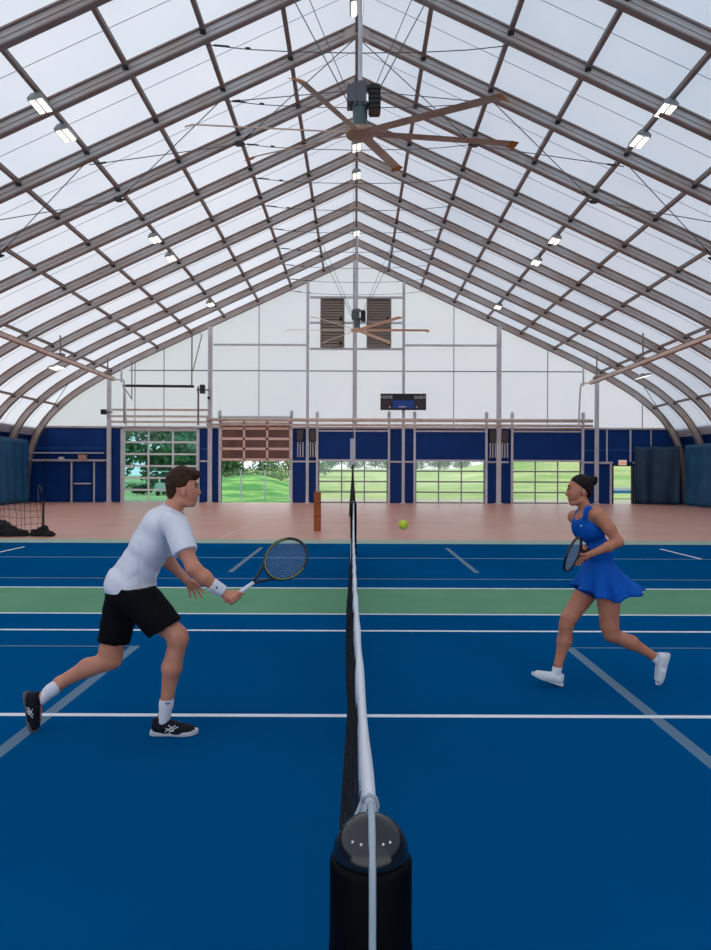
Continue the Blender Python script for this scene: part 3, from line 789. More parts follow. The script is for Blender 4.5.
# ------------------------------------------------------------------ SDF modelling
class Field:
    def __init__(s, lo, hi, h):
        s.h = h; s.lo = np.array(lo, dtype=np.float64)
        s.n = np.ceil((np.array(hi)-s.lo)/h).astype(int)+1
        s.F = np.full(tuple(s.n), 0.08, dtype=np.float32)
    def _box(s, lo, hi):
        a = np.maximum(np.floor((np.array(lo)-s.lo)/s.h).astype(int), 0)
        b = np.minimum(np.ceil((np.array(hi)-s.lo)/s.h).astype(int)+1, s.n)
        if (b <= a).any(): return None
        ax = [(s.lo[i] + np.arange(a[i], b[i])*s.h).astype(np.float32) for i in range(3)]
        X, Y, Z = np.meshgrid(*ax, indexing='ij', sparse=True)
        return (slice(a[0], b[0]), slice(a[1], b[1]), slice(a[2], b[2])), X, Y, Z
    def _comb(s, sl, d, k, mode):
        A = s.F[sl]
        if mode == 'sub':
            if k > 0:
                h = np.clip(0.5 - 0.5*(A + d)/k, 0, 1); s.F[sl] = A*(1-h) + (-d)*h + k*h*(1-h)
            else: s.F[sl] = np.maximum(A, -d)
        else:
            if k > 0:
                h = np.clip(0.5 + 0.5*(A - d)/k, 0, 1); s.F[sl] = A*(1-h) + d*h - k*h*(1-h)
            else: s.F[sl] = np.minimum(A, d)
    def cone(s, a, b, ra, rb, k=0.02, mode='add', cuts=(), sq=None):
        a = np.array(a, float); b = np.array(b, float); m = max(ra, rb) + k + 3*s.h
        r = s._box(np.minimum(a, b)-m, np.maximum(a, b)+m)
        if r is None: return s
        sl, X, Y, Z = r; ba = b-a; L2 = max(float(ba@ba), 1e-9)
        t = np.clip(((X-a[0])*ba[0] + (Y-a[1])*ba[1] + (Z-a[2])*ba[2])/L2, 0, 1)
        d = np.sqrt((X-a[0]-t*ba[0])**2 + (Y-a[1]-t*ba[1])**2 + (Z-a[2]-t*ba[2])**2) - (ra + t*(rb-ra))
        for p, nn in cuts:
            nn = np.array(nn, float); nn /= np.linalg.norm(nn)
            d = np.maximum(d, (X-p[0])*nn[0] + (Y-p[1])*nn[1] + (Z-p[2])*nn[2])
        s._comb(sl, d.astype(np.float32), k, mode); return s
    def ell(s, c, r, k=0.02, up=(0,0,1), yaw=0.0, mode='add', cuts=()):
        """ellipsoid; local z along up, local y kept near world y (yaw turns about up)"""
        c = np.array(c, float); r = np.array(r, float); m = r.max() + k + 3*s.h
        q = s._box(c-m, c+m)
        if q is None: return s
        sl, X, Y, Z = q
        w = np.array(up, float); w /= np.linalg.norm(w)
        v = np.array([-math.sin(yaw), math.cos(yaw), 0.0]); v -= w*(v@w); v /= np.linalg.norm(v)
        u = np.cross(v, w)
        dx, dy, dz = X-c[0], Y-c[1], Z-c[2]
        a = (dx*u[0]+dy*u[1]+dz*u[2])/r[0]; b = (dx*v[0]+dy*v[1]+dz*v[2])/r[1]; e = (dx*w[0]+dy*w[1]+dz*w[2])/r[2]
        k0 = np.sqrt(a*a+b*b+e*e); k1 = np.sqrt((a/r[0])**2+(b/r[1])**2+(e/r[2])**2)+1e-6
        d = k0*(k0-1)/k1
        for p, nn in cuts:
            nn = np.array(nn, float); nn /= np.linalg.norm(nn)
            d = np.maximum(d, dx*nn[0]+dy*nn[1]+dz*nn[2] + (c-np.array(p))@nn)
        s._comb(sl, d.astype(np.float32), k, mode); return s
    def plane(s, p, nn):
        nn = np.array(nn, float); nn /= np.linalg.norm(nn)
        sl, X, Y, Z = s._box(s.lo, s.lo+s.n*s.h)
        s.F = np.maximum(s.F, ((X-p[0])*nn[0] + (Y-p[1])*nn[1] + (Z-p[2])*nn[2]).astype(np.float32)); return s
    def wrinkle(s, amp, freq, seed=0, dirn=(1,0,1)):
        sl, X, Y, Z = s._box(s.lo, s.lo+s.n*s.h); d = dirn
        w = np.sin(freq*(d[0]*X+d[1]*Y+d[2]*Z) + 2.2*np.sin(freq*.33*(X*1.3-Z*.8+Y)+seed) + 1.3*np.sin(freq*.5*(Y+Z)+seed*2))
        w2 = np.sin(freq*.45*(d[2]*X-d[0]*Z+.5*Y) + seed*3 + 1.7*np.sin(freq*.3*(Z+Y)))
        s.F = s.F + (amp*(w*.6+w2*.6)).astype(np.float32); return s
    def build(s, name, m, parent=None):
        Fd = s.F; S = Fd < 0; h = s.h
        off = [(i, j, k) for i in (0,1) for j in (0,1) for k in (0,1)]
        nx, ny, nz = [v-1 for v in Fd.shape]
        cnt = np.zeros((nx, ny, nz), np.uint8)
        for i, j, k in off: cnt += S[i:nx+i, j:ny+j, k:nz+k]
        I, J, K = np.nonzero((cnt > 0) & (cnt < 8))
        vid = np.full((nx, ny, nz), -1, np.int32); vid[I, J, K] = np.arange(len(I))
        pos = np.zeros((len(I), 3)); num = np.zeros(len(I))
        for a in off:
            for ax in range(3):
                if a[ax]: continue
                b = list(a); b[ax] = 1
                fa = Fd[I+a[0], J+a[1], K+a[2]].astype(float); fb = Fd[I+b[0], J+b[1], K+b[2]].astype(float)
                mk = (fa < 0) != (fb < 0)
                t = np.where(mk, fa/np.where(mk, fa-fb, 1), 0)
                q = np.zeros((len(I), 3)); q[:] = a; q[:, ax] += t
                pos += q*mk[:, None]; num += mk
        pos = (pos/num[:, None] + np.stack([I, J, K], 1))*h + s.lo
        faces = []
        for ax in range(3):
            sl0 = [slice(1, -1)]*3; sl1 = [slice(1, -1)]*3
            sl0[ax] = slice(0, -1); sl1[ax] = slice(1, None)
            A = S[tuple(sl0)]; B = S[tuple(sl1)]
            idx = np.nonzero(A != B); fl = A[idx]
            g_ = [idx[0]+1, idx[1]+1, idx[2]+1]; g_[ax] = idx[ax]
            b_, c_ = (ax+1) % 3, (ax+2) % 3
            def V(db, dc):
                q = [g_[0].copy(), g_[1].copy(), g_[2].copy()]; q[b_] -= db; q[c_] -= dc
                return vid[q[0], q[1], q[2]]
            Q = np.stack([V(1,1), V(0,1), V(0,0), V(1,0)], 1)
            Q[~fl] = Q[~fl][:, ::-1]
            faces.append(Q)
        Q = np.concatenate(faces)
        Q = Q[(Q >= 0).all(1)]
        me = bpy.data.meshes.new(name)
        if parent is not None: pos = pos - np.array(WORLD(parent))
        me.vertices.add(len(pos)); me.vertices.foreach_set('co', pos.astype(np.float32).ravel())
        me.loops.add(Q.size); me.loops.foreach_set('vertex_index', Q.astype(np.int32).ravel())
        me.polygons.add(len(Q)); me.polygons.foreach_set('loop_start', np.arange(0, Q.size, 4, dtype=np.int32)); me.polygons.foreach_set('loop_total', np.full(len(Q), 4, np.int32))
        me.update(calc_edges=True); me.validate()
        me.polygons.foreach_set('use_smooth', [True]*len(me.polygons))
        me.set_sharp_from_angle(angle=math.radians(50))
        me.materials.append(m)
        o = bpy.data.objects.new(name, me); C.objects.link(o)
        if parent is not None: o.parent = parent
        return o
    # -- hands
    def finger(s, base, d, n, L, r, curl, k=0.004):
        """base, direction, palm normal (fingers bend towards n), length, radius, curl per joint in radians"""
        p = np.array(base, float); d = np.array(d, float)/np.linalg.norm(d); n = np.array(n, float); n -= d*(n@d); n /= np.linalg.norm(n)
        for i, f in enumerate((.45, .3, .25)):
            q = p + d*L*f
            s.cone(p, q, r*(1-.08*i), r*(1-.08*(i+1)), k if i else .008)
            p = q; c, s_ = math.cos(curl), math.sin(curl); d, n = d*c + n*s_, n*c - d*s_

def npa(v): return np.array(v, float)
def nrm(v): v = npa(v); return v/np.linalg.norm(v)

# crumpled net heap
def heap(lo, hi, blobs, label):
    f = Field(lo, hi, 0.02)
    for c, r in blobs: f.ell(c, r, 0.06)
    f.wrinkle(0.022, 30, 1, (1, .6, .4)); f.plane((0,0,0.0), (0,0,-1))
    o = f.build('net_heap', mat('black crumpled net', (10,10,12), .85, bump=.5, bscale=30))
    tag(o, label, 'net', 'crumpled nets by the left court edge')
heap((-10.4,17.2,-.1), (-8.4,18.3,.6), [((-9.9,17.7,.08),(.45,.25,.2)), ((-9.25,17.75,.14),(.3,.22,.28)), ((-8.98,17.7,.08),(.3,.2,.2)), ((-8.7,17.7,.05),(.22,.15,.13))], 'long crumpled black net heap on the floor at the left edge')
heap((-8.7,17.2,-.1), (-7.6,18.2,.5), [((-8.3,17.75,.06),(.2,.15,.12)), ((-8.12,17.75,.12),(.14,.12,.17)), ((-7.95,17.7,.05),(.13,.12,.1))], 'small black net bundle at the foot of the short left post')
t = thing('floor_dolly_handle', 'bent grey tube handle standing by the navy wall at far left', 'handle', (at(39,503,38).x, 38, 0))
b = MB(); b.tube([at(38,503.3,38), at(37.5,490,38), at(38.5,486,38), at(40.5,489,38), at(41.5,494,38)], .04, 8); b.build('tube', M_cable, t)
b = MB(); b.box(at(36.5,0,38).x, at(40,0,38).x, 37.85, 38.15, 0, .08); b.build('foot', M_dark, t)

# ------------------------------------------------------------------ tennis net
NY0, NY1 = 1.19, 13.95
def tape_u(y):
    T = [(1.1,.028),(1.4,.0237),(1.72,.019),(2.38,.013),(3.04,.0065),(4.1,-.003),(7,-.018),(14,-.038)]
    for (a, ua), (b_, ub) in zip(T, T[1:]):
        if y <= b_: return ua + (ub-ua)*(y-a)/(b_-a)
    return -.038
def tape_z(y):
    s = (y-NY0)/(NY1-NY0); q = abs(2*s-1); return .93 + (.14 if s < .5 else .127)*q**1.15
def bulge(y):
    T = [(1.1,.02),(1.5,.055),(2.0,.066),(2.7,.046),(3.4,.028),(4.2,.022),(5.2,.05),(6.3,.058),(7.2,.035),(9,.05),(12.5,.04),(14,.0)]
    for (a, ua), (b_, ub) in zip(T, T[1:]):
        if y <= b_: return ua + (ub-ua)*(max(y, a)-a)/(b_-a)
    return 0
t = thing('tennis_net', 'black tennis net with a white top tape running away from the camera', 'tennis net', (0, 7.5, 0))
n = 160; vs = []; fs = []
for i in range(n+1):
    y = NY0 + (NY1-NY0)*i/n; u = tape_u(y); z = tape_z(y) + .004*math.sin(i*1.1)
    w = .0085 + .0015*math.sin(i*.7)
    lean = .005
    for (dx, dz) in ((-w-lean, -.055), (-w, -.01), (-.004, .003), (.004+w*.3, .002), (w+.004, -.012), (w+.002, -.055)): vs.append((u+dx, y, z+dz))
for i in range(n):
    for k in range(5): fs.append((i*6+k, i*6+k+1, (i+1)*6+k+1, (i+1)*6+k))
b = MB(); b.add(vs, fs); tp = b.build('top_tape', M_tape, t, smooth=True); md = tp.modifiers.new('thickness', 'SOLIDIFY'); md.thickness = .003
b = MB(); nv = 285; nh = 23
def netp(y, f):
    z0 = tape_z(y)-.03; z = z0*(1-f) + .03*f
    u = tape_u(y) - bulge(y)*(math.sin(min(f, 1)*PI*.62))**1.0 + .008*math.sin(y*13+f*9) - .004
    return (u, y + .01*math.sin(f*14+y*3), z)
def strand(pts, r):
    # square-section light strand
    b.tube(pts, r, 3, caps=False)
for i in range(nv+1):
    y = NY0 + (NY1-NY0)*i/nv
    strand([netp(y, k/10) for k in range(11)], .0027)
for j in range(nh):
    f = .03 + .97*j/(nh-1)
    strand([netp(NY0 + (NY1-NY0)*k/120, f) for k in range(121)], .0027)
# doubled strands near the top
for i in range(nv):
    y = NY0 + (NY1-NY0)*(i+.5)/nv
    strand([netp(y, k/10*.3) for k in range(0, 11, 5)], .0016)
b.build('mesh', M_net, t)
b = MB(); b.box(tape_u(7.57)-.028-.005, tape_u(7.57)-.022-.005, 7.545, 7.595, .0, .93); b.build('centre_strap', M_tape, t)
b = MB(); c0 = Vector((tape_u(1.19), 1.2, 1.068))
b.tube([c0+Vector((-.013,.012,-.004)), c0+Vector((-.010,0,.011)), c0+Vector((.0,-.004,.018)), c0+Vector((.011,0,.011)), c0+Vector((.015,.003,-.004)), c0+Vector((.012,.0,-.018))], .0035, 8)
b.tube([c0+Vector((-.014,.006,.0)), c0+Vector((-.02,-.005,-.01)), c0+Vector((-.027,-.012,-.022)), c0+Vector((-.034,-.012,-.03))], .0034, 8); b.ball(c0+Vector((-.035,-.012,-.031)), .005, 8, 6)
b.build('tie_cord', M_cord, t, smooth=True)
b = MB(); pz = 1.04
pc = Vector((.0265, 1.085, 0))
cord = [c0+Vector((0,.01,-.01)), Vector((.0275,1.13,1.102)), Vector((.0275,1.085,1.112)), Vector((.0275,1.045,1.094)), Vector((.0277,1.022,1.05)), Vector((.0277,1.014,1.0)), Vector((.0278,1.011,.8)), Vector((.0278,1.010,.35))]
b.tube(cord, .0056, 10); b.build('net_cable', M_cord, t, smooth=True)
# near post
def netpost(x, y, label, r=.0655):
    t = thing('net_post', label, 'net post', (x, y, 0), 'net posts')
    b = MB(); b.lathe([(r*.98, 0), (r, .02), (r, .55), (r*1.02, .555), (r*1.02, .9), (r*1.0, .905), (r, 1.035), (r*.93, 1.045)], x, y, 48); b.build('padding', M_padblk, t, smooth=False)
    for p in t.children[0].data.polygons: p.use_smooth = abs(p.normal.z) < .5
    b = MB(); pr = [(r*.93*math.cos(a), 1.045+.060*math.sin(a)) for a in [PI/2*k/10 for k in range(10)]]; b.lathe(pr + [(0.002, 1.105)], x, y, 48)
    cp = b.build('cap', M_dome, t, smooth=True)
    b = MB()
    for a in (-2.2, -.95, -1.9, -1.2): b.ball((x+r*.75*math.cos(a), y+r*.75*math.sin(a), 1.084), .0022, 8, 6)
    b.build('screw', M_white, cp)
    return t
netpost(pc.x, pc.y, 'glossy black round net post closest to the camera at the bottom of the picture')
netpost(-.038, 14.03, 'far black net post at the distant end of the tennis net')

# tennis ball
t = thing('tennis_ball', 'yellow green tennis ball in the air right of the net', 'ball', at(403, 524.5, 4.7))
p = at(403, 524.5, 4.7)
b = MB(); b.ball(p, .033, 28, 18); b.build('felt', mat('yellow felt', (206,222,40), .9, (190,208,34), 60, bump=.3, bscale=200), t, smooth=True)
b = MB(); sm = []
for k in range(48):
    a = 2*PI*k/48; v = Vector((math.cos(a)+.35*math.cos(3*a), math.sin(a)-.35*math.sin(3*a), .95*math.sin(2*a))).normalized()
    sm.append(p + v*.0332)
b.tube(sm, .0012, 5, closed=True); b.build('seam', M_white, t)

# ------------------------------------------------------------------ rackets
def racket(name, center, axis, width, label, fm, grip_m, accent, A=.168, B=.128):
    """center of head, axis towards the tip, width direction"""
    ax = Vector(axis).normalized(); w = Vector(width); w = (w - ax*w.dot(ax)).normalized(); nn = ax.cross(w)
    c = Vector(center)
    t = thing(name, label, 'tennis racket', tuple(c))
    oval = [c + ax*(A*math.cos(q)) + w*(B*math.sin(q)) for q in [2*PI*k/48 for k in range(48)]]
    b = MB(); b.tube(oval, .0092, 8, closed=True)
    th = c - ax*(A+.115)
    for s in (-1, 1):
        b.tube([c - ax*(A*.80) + w*(s*B*.6), c - ax*(A*1.05) + w*(s*B*.38), c - ax*(A+.07) + w*(s*.018), th + w*(s*.006)], .0085, 8)
    b.build('frame', fm, t, smooth=True)
    b = MB()
    for k in range(-8, 9):
        x = k*B/9; l = A*math.sqrt(max(0, 1-(x/B)**2)); b.tube([c+w*x-ax*l, c+w*x+ax*l], .0008, 3, caps=False)
    for k in range(-9, 10):
        x = k*A/10; l = B*math.sqrt(max(0, 1-(x/A)**2)); b.tube([c+ax*x-w*l, c+ax*x+w*l], .0008, 3, caps=False)
    b.build('strings', mat('string', (150,160,164), .5), t)
    b = MB(); e = c - ax*(A+.312)
    b.tube([th, th.lerp(e, .25), e + ax*.012, e], [.0125, .0148, .0152, .0172], 8); b.build('grip', grip_m, t, smooth=True)
    b = MB(); b.tube([p_+ nn*.0065 for p_ in oval[8:40]], .004, 5); b.tube([p_- nn*.0065 for p_ in oval[8:40]], .004, 5); b.build('bumper', accent, t, smooth=True)
    return t, c, ax, w, nn, th, e

# ------------------------------------------------------------------ people
def skin_mat(name, c, c2):
    m = mat(name, c, .5, c2, 9.0, bump=.05, bscale=70); b = m.node_tree.nodes['Principled BSDF']
    b.inputs['Subsurface Weight'].default_value = .08; b.inputs['Subsurface Radius'].default_value = (.02, .008, .004); b.inputs['Subsurface Scale'].default_value = .5
    return m
M_skin = skin_mat('fair tanned skin', (208,142,112), (198,130,100))
M_skin2 = skin_mat('tanned skin', (194,128,96), (184,116,84))

def shoe(parent, heel, toe, up, L, m_up, m_sole, m_lace, nm, W=1.0, stripes=None, trim=None):
    """heel/toe bottom points in world; up = direction out of the shoe top"""
    X = nrm(npa(toe)-npa(heel)); Z = npa(up); Z = nrm(Z - X*(Z@X)); Y = np.cross(Z, X); s = L/.30
    o = npa(heel)
    def P(x, y, z): return o + X*x*s + Y*y*s*W + Z*z*s
    lo = np.min([P(x, y, z) for x in (-.06,.36) for y in (-.09,.09) for z in (-.06,.2)], 0); hi = np.max([P(x, y, z) for x in (-.06,.36) for y in (-.09,.09) for z in (-.06,.2)], 0)
    M3 = np.stack([X, Y*W, Z])
    f = Field(lo, hi, .0045)
    f.cone(P(.05,0,.05), P(.09,0,.045), .040*s, .040*s, .0)
    f.cone(P(.09,0,.045), P(.17,0,.032), .040*s, .036*s, .025)
    f.cone(P(.17,0,.032), P(.245,0,.028), .037*s, .030*s, .025)
    f.cone(P(.17,.012,.03), P(.235,.012,.026), .034*s, .028*s, .02); f.cone(P(.17,-.012,.03), P(.235,-.012,.026), .034*s, .028*s, .02)
    f.cone(P(.055,0,.05), P(.05,0,.094), .038*s, .034*s, .02)
    f.cone(P(.09,0,.07), P(.14,0,.055), .030*s, .027*s, .02)
    f.plane(P(0,0,.014), -Z)
    f.plane(P(.05,0,.108), Z - X*.18)
    sh = f.build(nm, m_up, parent)
    # sole: outline prism
    prof_ = [(-.002,.0),(.0,.022),(.02,.034),(.07,.036),(.12,.032),(.17,.040),(.215,.044),(.26,.038),(.29,.020),(.298,0)]
    ring = [(x, y) for x, y in prof_] + [(x, -y) for x, y in prof_[::-1][1:-1]]
    b = MB(); n_ = len(ring); vs = []
    for z, gsc in ((0,.94),(.008,1.0),(.022,1.02),(.026,.97)):
        for x, y in ring: vs.append(tuple(P(x, y*gsc, z + (.010*max(0,(x-.2)/.1)**2) )))
    fs = [tuple(range(n_))[::-1], tuple(3*n_+k for k in range(n_))]
    for j in range(3):
        for k in range(n_): fs.append((j*n_+k, j*n_+(k+1) % n_, (j+1)*n_+(k+1) % n_, (j+1)*n_+k))
    b.add(vs, fs); b.build('sole', m_sole, sh)
    b = MB()
    for k in range(5):
        x = .115+.02*k; z = .084-.0085*k
        b.tube([P(x,-.02,z-.008), P(x+.004,0,z+.001), P(x,.02,z-.008)], .0035*s, 5)
    b.tube([P(.112,.0,.088), P(.108,.02,.098), P(.118,.03,.088)], .003*s, 5); b.tube([P(.112,0,.088), P(.105,-.02,.098), P(.118,-.03,.086)], .003*s, 5)
    b.build('laces', m_lace, sh, smooth=True)
    if stripes is not None:
        b = MB()
        for sd in (-1, 1):
            def Q(x, z):
                y = .041 - max(0, (z-.045))*.35 + (.002 if x > .1 else 0)
                return P(x, sd*y, z)
            b.tube([Q(.10,.03), Q(.125,.047), Q(.15,.06), Q(.165,.068)], .0032*s, 5); b.tube([Q(.125,.028), Q(.148,.044), Q(.17,.056), Q(.182,.06)], .0032*s, 5)
            b.tube([Q(.085,.058), Q(.11,.050), Q(.14,.038), Q(.175,.03)], .003*s, 5); b.tube([Q(.12,.07), Q(.14,.056), Q(.155,.04), Q(.165,.028)], .003*s, 5)
        b.build('side_stripes', stripes, sh, smooth=True)
    return sh

# ---- man
MD = 4.36
def Mp(px, py, dy=0.0):
    d = MD+dy; return np.array([(px-355)*d/F, d, EYE-(py-474)*d/F])
man = thing('person', 'person in white t-shirt and black shorts lunging right with a racket on the left side', 'person', (Mp(135,0)[0], MD, 0))
lean = Mp(165,518)-Mp(129,592)
f = Field((Mp(15,0)[0], MD-.52, -.03), (Mp(252,0)[0], MD+.52, 1.76), .0055)
def man_torso(f, g=0.0, k=.05):
    f.ell(Mp(129,588), (.125+g,.155+g,.12+g), k, lean); f.ell(Mp(139,568), (.118+g,.155+g,.13+g), k, lean)
    f.ell(Mp(151,546), (.118+g,.168+g,.14+g), k, lean); f.ell(Mp(162,526), (.112+g,.17+g,.11+g), k, lean)
    f.cone(Mp(172,523,-.15), Mp(172,523,.15), .058+g, .058+g, k)
man_torso(f, -.012)
# neck and head
f.cone(Mp(168,517), Mp(179,497), .066, .056, .03)
f.ell(Mp(181,485), (.094,.074,.098), .02, (.12,0,1)); f.ell(Mp(189.5,493), (.056,.060,.078), .025, (.05,0,1))
f.cone(Mp(186,503), Mp(192.3,504.5), .030, .019, .02)          # jaw, chin
f.cone(Mp(180,502,-.04), Mp(191,504.5,-.015), .018, .014, .02); f.cone(Mp(180,502,.04), Mp(191,504.5,.015), .018, .014, .02)
f.cone(Mp(196.6,486.5), Mp(199.3,493.4), .008, .010, .008); f.ell(Mp(198.2,494.3), (.010,.016,.007), .006)
f.cone(Mp(196.2,484,-.035), Mp(196.2,484,.035), .009, .009, .012)      # brow ridge
f.cone(Mp(195.3,499.4,-.018), Mp(195.3,499.4,.018), .0085, .0085, .006); f.cone(Mp(194.8,501.7,-.015), Mp(194.8,501.7,.015), .0085, .0085, .006)
f.ell(Mp(196.4,487.4,-.032), (.012,.016,.009), .006, mode='sub'); f.ell(Mp(196.4,487.4,.032), (.012,.016,.009), .006, mode='sub')
for sd in (-1, 1):                                                      # ears
    f.ell(Mp(182.8,492.5,sd*.074), (.017,.010,.031), .008, (-.15,0,1)); f.ell(Mp(183.6,492,sd*.086), (.008,.006,.016), .003, mode='sub')
# right arm (near)
f.cone(Mp(174,525,-.165), Mp(184.5,550,-.235), .058, .050, .03); f.cone(Mp(184.5,550,-.235), Mp(193.5,569,-.27), .049, .041, .02)
f.cone(Mp(193.5,569,-.27), Mp(204,578,-.26), .045, .045, .02); f.cone(Mp(204,578,-.26), Mp(221,591.5,-.22), .043, .026, .02)
# left arm (far)
f.cone(Mp(171,525,.17), Mp(160,556,.27), .060, .045, .03); f.cone(Mp(160,556,.27), Mp(170,564,.28), .045, .042, .02); f.cone(Mp(170,564,.28), Mp(187,581,.25), .040, .027, .02)
# left hand, open, palm towards the viewer, fingers down
wr = Mp(187,581,.25)
f.ell(Mp(191.5,585,.25), (.042,.016,.036), .015, (-.5,0,1))
nn = (0.3,-1,.1)
f.finger(Mp(188.5,587,.25), Mp(190.5,598.5,.24)-Mp(188.5,587,.25), nn, .075, .0088, .12)
f.finger(Mp(192,588.5,.25), Mp(196.5,599.5,.24)-Mp(192,588.5,.25), nn, .082, .0092, .12)
f.finger(Mp(195.5,588,.25), Mp(201.8,597.5,.24)-Mp(195.5,588,.25), nn, .080, .0092, .12)
f.finger(Mp(197.8,586,.25), Mp(204.5,593.5,.24)-Mp(197.8,586,.25), nn, .072, .0088, .12)
f.finger(Mp(193,582,.24), Mp(203,587,.21)-Mp(193,582,.24), (0,-1,-.5), .060, .0105, .2)
# right hand gripping the racket
GR = Mp(233.5,597.5,-.215)
rk_c = Mp(284,560.5,.01); rk_ax = nrm(Vector(Mp(284,560.5,.01)) - Vector(GR))
f.cone(Mp(221,591.5,-.22), Mp(227,595.5,-.22), .027, .030, .01)
axh = rk_ax; side = nrm(np.cross(axh, (0,-1,0)))
palm = GR + side*.010 + np.array([0,.020,0]) 
f.ell(Mp(229.5,597.5,-.22), (.034,.022,.042), .012, axh)
for i in range(4):
    c = GR + axh*((i-1.6)*.0205); R0 = .0245
    e1 = np.array([0,-1,0.]); e1 = nrm(e1 - axh*(e1@axh)); e2 = np.cross(axh, e1)
    pts = [c + (e1*math.cos(q) + e2*math.sin(q))*R0 for q in np.linspace(-2.5, 1.6, 6)]
    for a_, b_ in zip(pts, pts[1:]): f.cone(a_, b_, .0098, .0094, .005)
pts = [Mp(229,594,-.2), GR+axh*.035+e1*.026-e2*.0, GR+axh*.055+e1*.018+e2*.015]
f.cone(pts[0], pts[1], .013, .011, .008); f.cone(pts[1], pts[2], .011, .0095, .006)
# legs
FH = MD-.06
f.cone(Mp(139,602,-.08), Mp(176,635,-.10), .090, .064, .03); f.cone(Mp(176,635,-.10), Mp(178.5,640,-.10), .062, .058, .02)
f.cone(Mp(178.5,640,-.10), Mp(172,668,-.09), .056, .060, .03); f.cone(Mp(172,668,-.09), Mp(167,703,-.07), .057, .038, .03); f.cone(Mp(167,703,-.07), Mp(163,722,-.06), .037, .035, .02)
f.cone(Mp(163,724,-.06), Mp(184,728,-.06), .030, .022, .02)
f.cone(Mp(124,600,.09), Mp(111,652,.09), .102, .075, .04); f.cone(Mp(111,652,.09), Mp(109,660,.08), .074, .064, .02)
f.cone(Mp(113,661,.08), Mp(88,668.5,.06), .058, .058, .03); f.cone(Mp(88,668.5,.06), Mp(60,684,.04), .055, .040, .03); f.cone(Mp(60,684,.04), Mp(42,699,.0), .039, .034, .02)
f.cone(Mp(38,700,.0), Mp(38,722,.0), .030, .022, .02)
body = f.build('body', M_skin, man)
# hair
f = Field((Mp(160,0)[0], MD-.12, Mp(0,504)[2]), (Mp(206,0)[0], MD+.12, Mp(0,462)[2]), .004)
f.ell(Mp(180.3,482.2), (.098,.083,.098), .0, (.1,0,1)); f.cone(Mp(182,474,-.02), Mp(196.5,474.8,-.02), .042, .024, .03); f.cone(Mp(182,474,.02), Mp(196.5,474.8,.02), .042, .024, .03)
f.cone(Mp(173,488,-.03), Mp(171.5,495,-.03), .046, .034, .02); f.cone(Mp(173,488,.03), Mp(171.5,495,.03), .046, .034, .02)
p = Mp(190,480.3)
sl, X, Y, Z = f._box(f.lo, f.lo+f.n*f.h)
ear = Mp(183.5,489); tmp = Mp(190.5,480.5)
cut1 = np.maximum(tmp[0]-X + (Z-tmp[2])*.35 + 0*Y, Z-tmp[2] + 0*Y)      # inside (neg): forward of temple and below hairline
cut2 = np.maximum((Mp(186.8,0)[0]-X) + 0*Y, Z-Mp(0,486.5)[2] + 0*Y)
cut3 = np.maximum((Mp(178.5,0)[0]-X) + 0*Y, Z-Mp(0,488)[2] + 0*Y)
for c_ in (cut1, cut2, cut3): f.F = np.maximum(f.F, -(c_+0*X).astype(np.float32))
f.wrinkle(.0016, 160, .4, (.4,.2,1))
hair = f.build('hair', mat('brown hair', (50,32,22), .6, (76,50,32), 40, bump=.6, bscale=90, spec=.15), man)
b = MB()
for sd in (-1, 1): b.ball(Mp(195.2,487.6,sd*.031), (.0085,.011,.0065), 10, 8)
ey = b.build('eyes', mat('eye white', (170,150,138), .4), man, smooth=True)
b = MB()
for sd in (-1, 1): b.ball(Mp(196.1,487.5,sd*.031), (.006,.008,.006), 10, 8)
b.build('iris', M_black, ey, smooth=True)
b = MB()
for sd in (-1, 1): b.tube([Mp(197.6,484.6,sd*.014), Mp(197.3,483.8,sd*.032), Mp(194.5,484.6,sd*.05)], .0042, 6)
b.build('eyebrows', mat('brown brow', (70,46,32), .8), man)
b = MB(); b.tube([Mp(196.5,500.5,-.018), Mp(197.0,500.5,0), Mp(196.5,500.5,.018)], .0035, 6); b.build('lips', mat('lip', (168,92,84), .5), man, smooth=True)
# t-shirt
f = Field((Mp(92,0)[0], MD-.36, Mp(0,606)[2]), (Mp(214,0)[0], MD+.40, Mp(0,496)[2]), .006)
man_torso(f, .012, .06)
f.ell(Mp(130.5,585), (.158,.18,.13), .04, lean)
f.cone(Mp(168,518), Mp(174,508), .075, .066, .03)
shc = Mp(174,525,-.15)
for sh_, el_, sd in ((Mp(174,523,-.16), Mp(185.5,553.5,-.24), -1), (Mp(171,524,.15), Mp(163,552,.24), 1)):
    dirn = el_-sh_; f.cone(sh_, el_+dirn*.3, .079, .078, .035, cuts=[(el_, dirn)])
f.plane(Mp(128,596.5), (.10,0,-1))
nk = Mp(174,508); f.plane(nk, Mp(180,497)-Mp(170,516))
sl, X, Y, Z = f._box(f.lo, f.lo+f.n*f.h)
low = np.clip((Mp(0,520)[2]-Z)/.25, .15, 1)
wv = (np.sin(80*(X*.55+Z*.9)+2.0*np.sin(9*(X-Z)+5*Y)+1.2*np.sin(21*Y)) + .8*np.sin(38*(X*1.1-Z*.5)+2*np.sin(11*Z+3*Y)+1))
f.F = f.F + (.0014*low*wv).astype(np.float32)
cz = 1-np.abs(np.sin(19*(X*.75+Z*.65)+1.6*np.sin(7*(X-Z)+4*Y)+.8*np.sin(17*Y+3)))
cz2 = 1-np.abs(np.sin(13*(X*1.0-Z*.35)+1.3*np.sin(9*Z+6*Y)))
f.F = f.F + (.006*low*(cz**3) + .0035*low*cz2**3).astype(np.float32)
ts = f.build('t_shirt', mat('white jersey', (228,229,236), .8, bump=.1, bscale=20), man)
b = MB(); ring = []
a1 = nrm(Mp(180,497)-Mp(170,516)); e1 = nrm(np.cross(a1, (0,1,0))); e2 = np.cross(a1, e1)
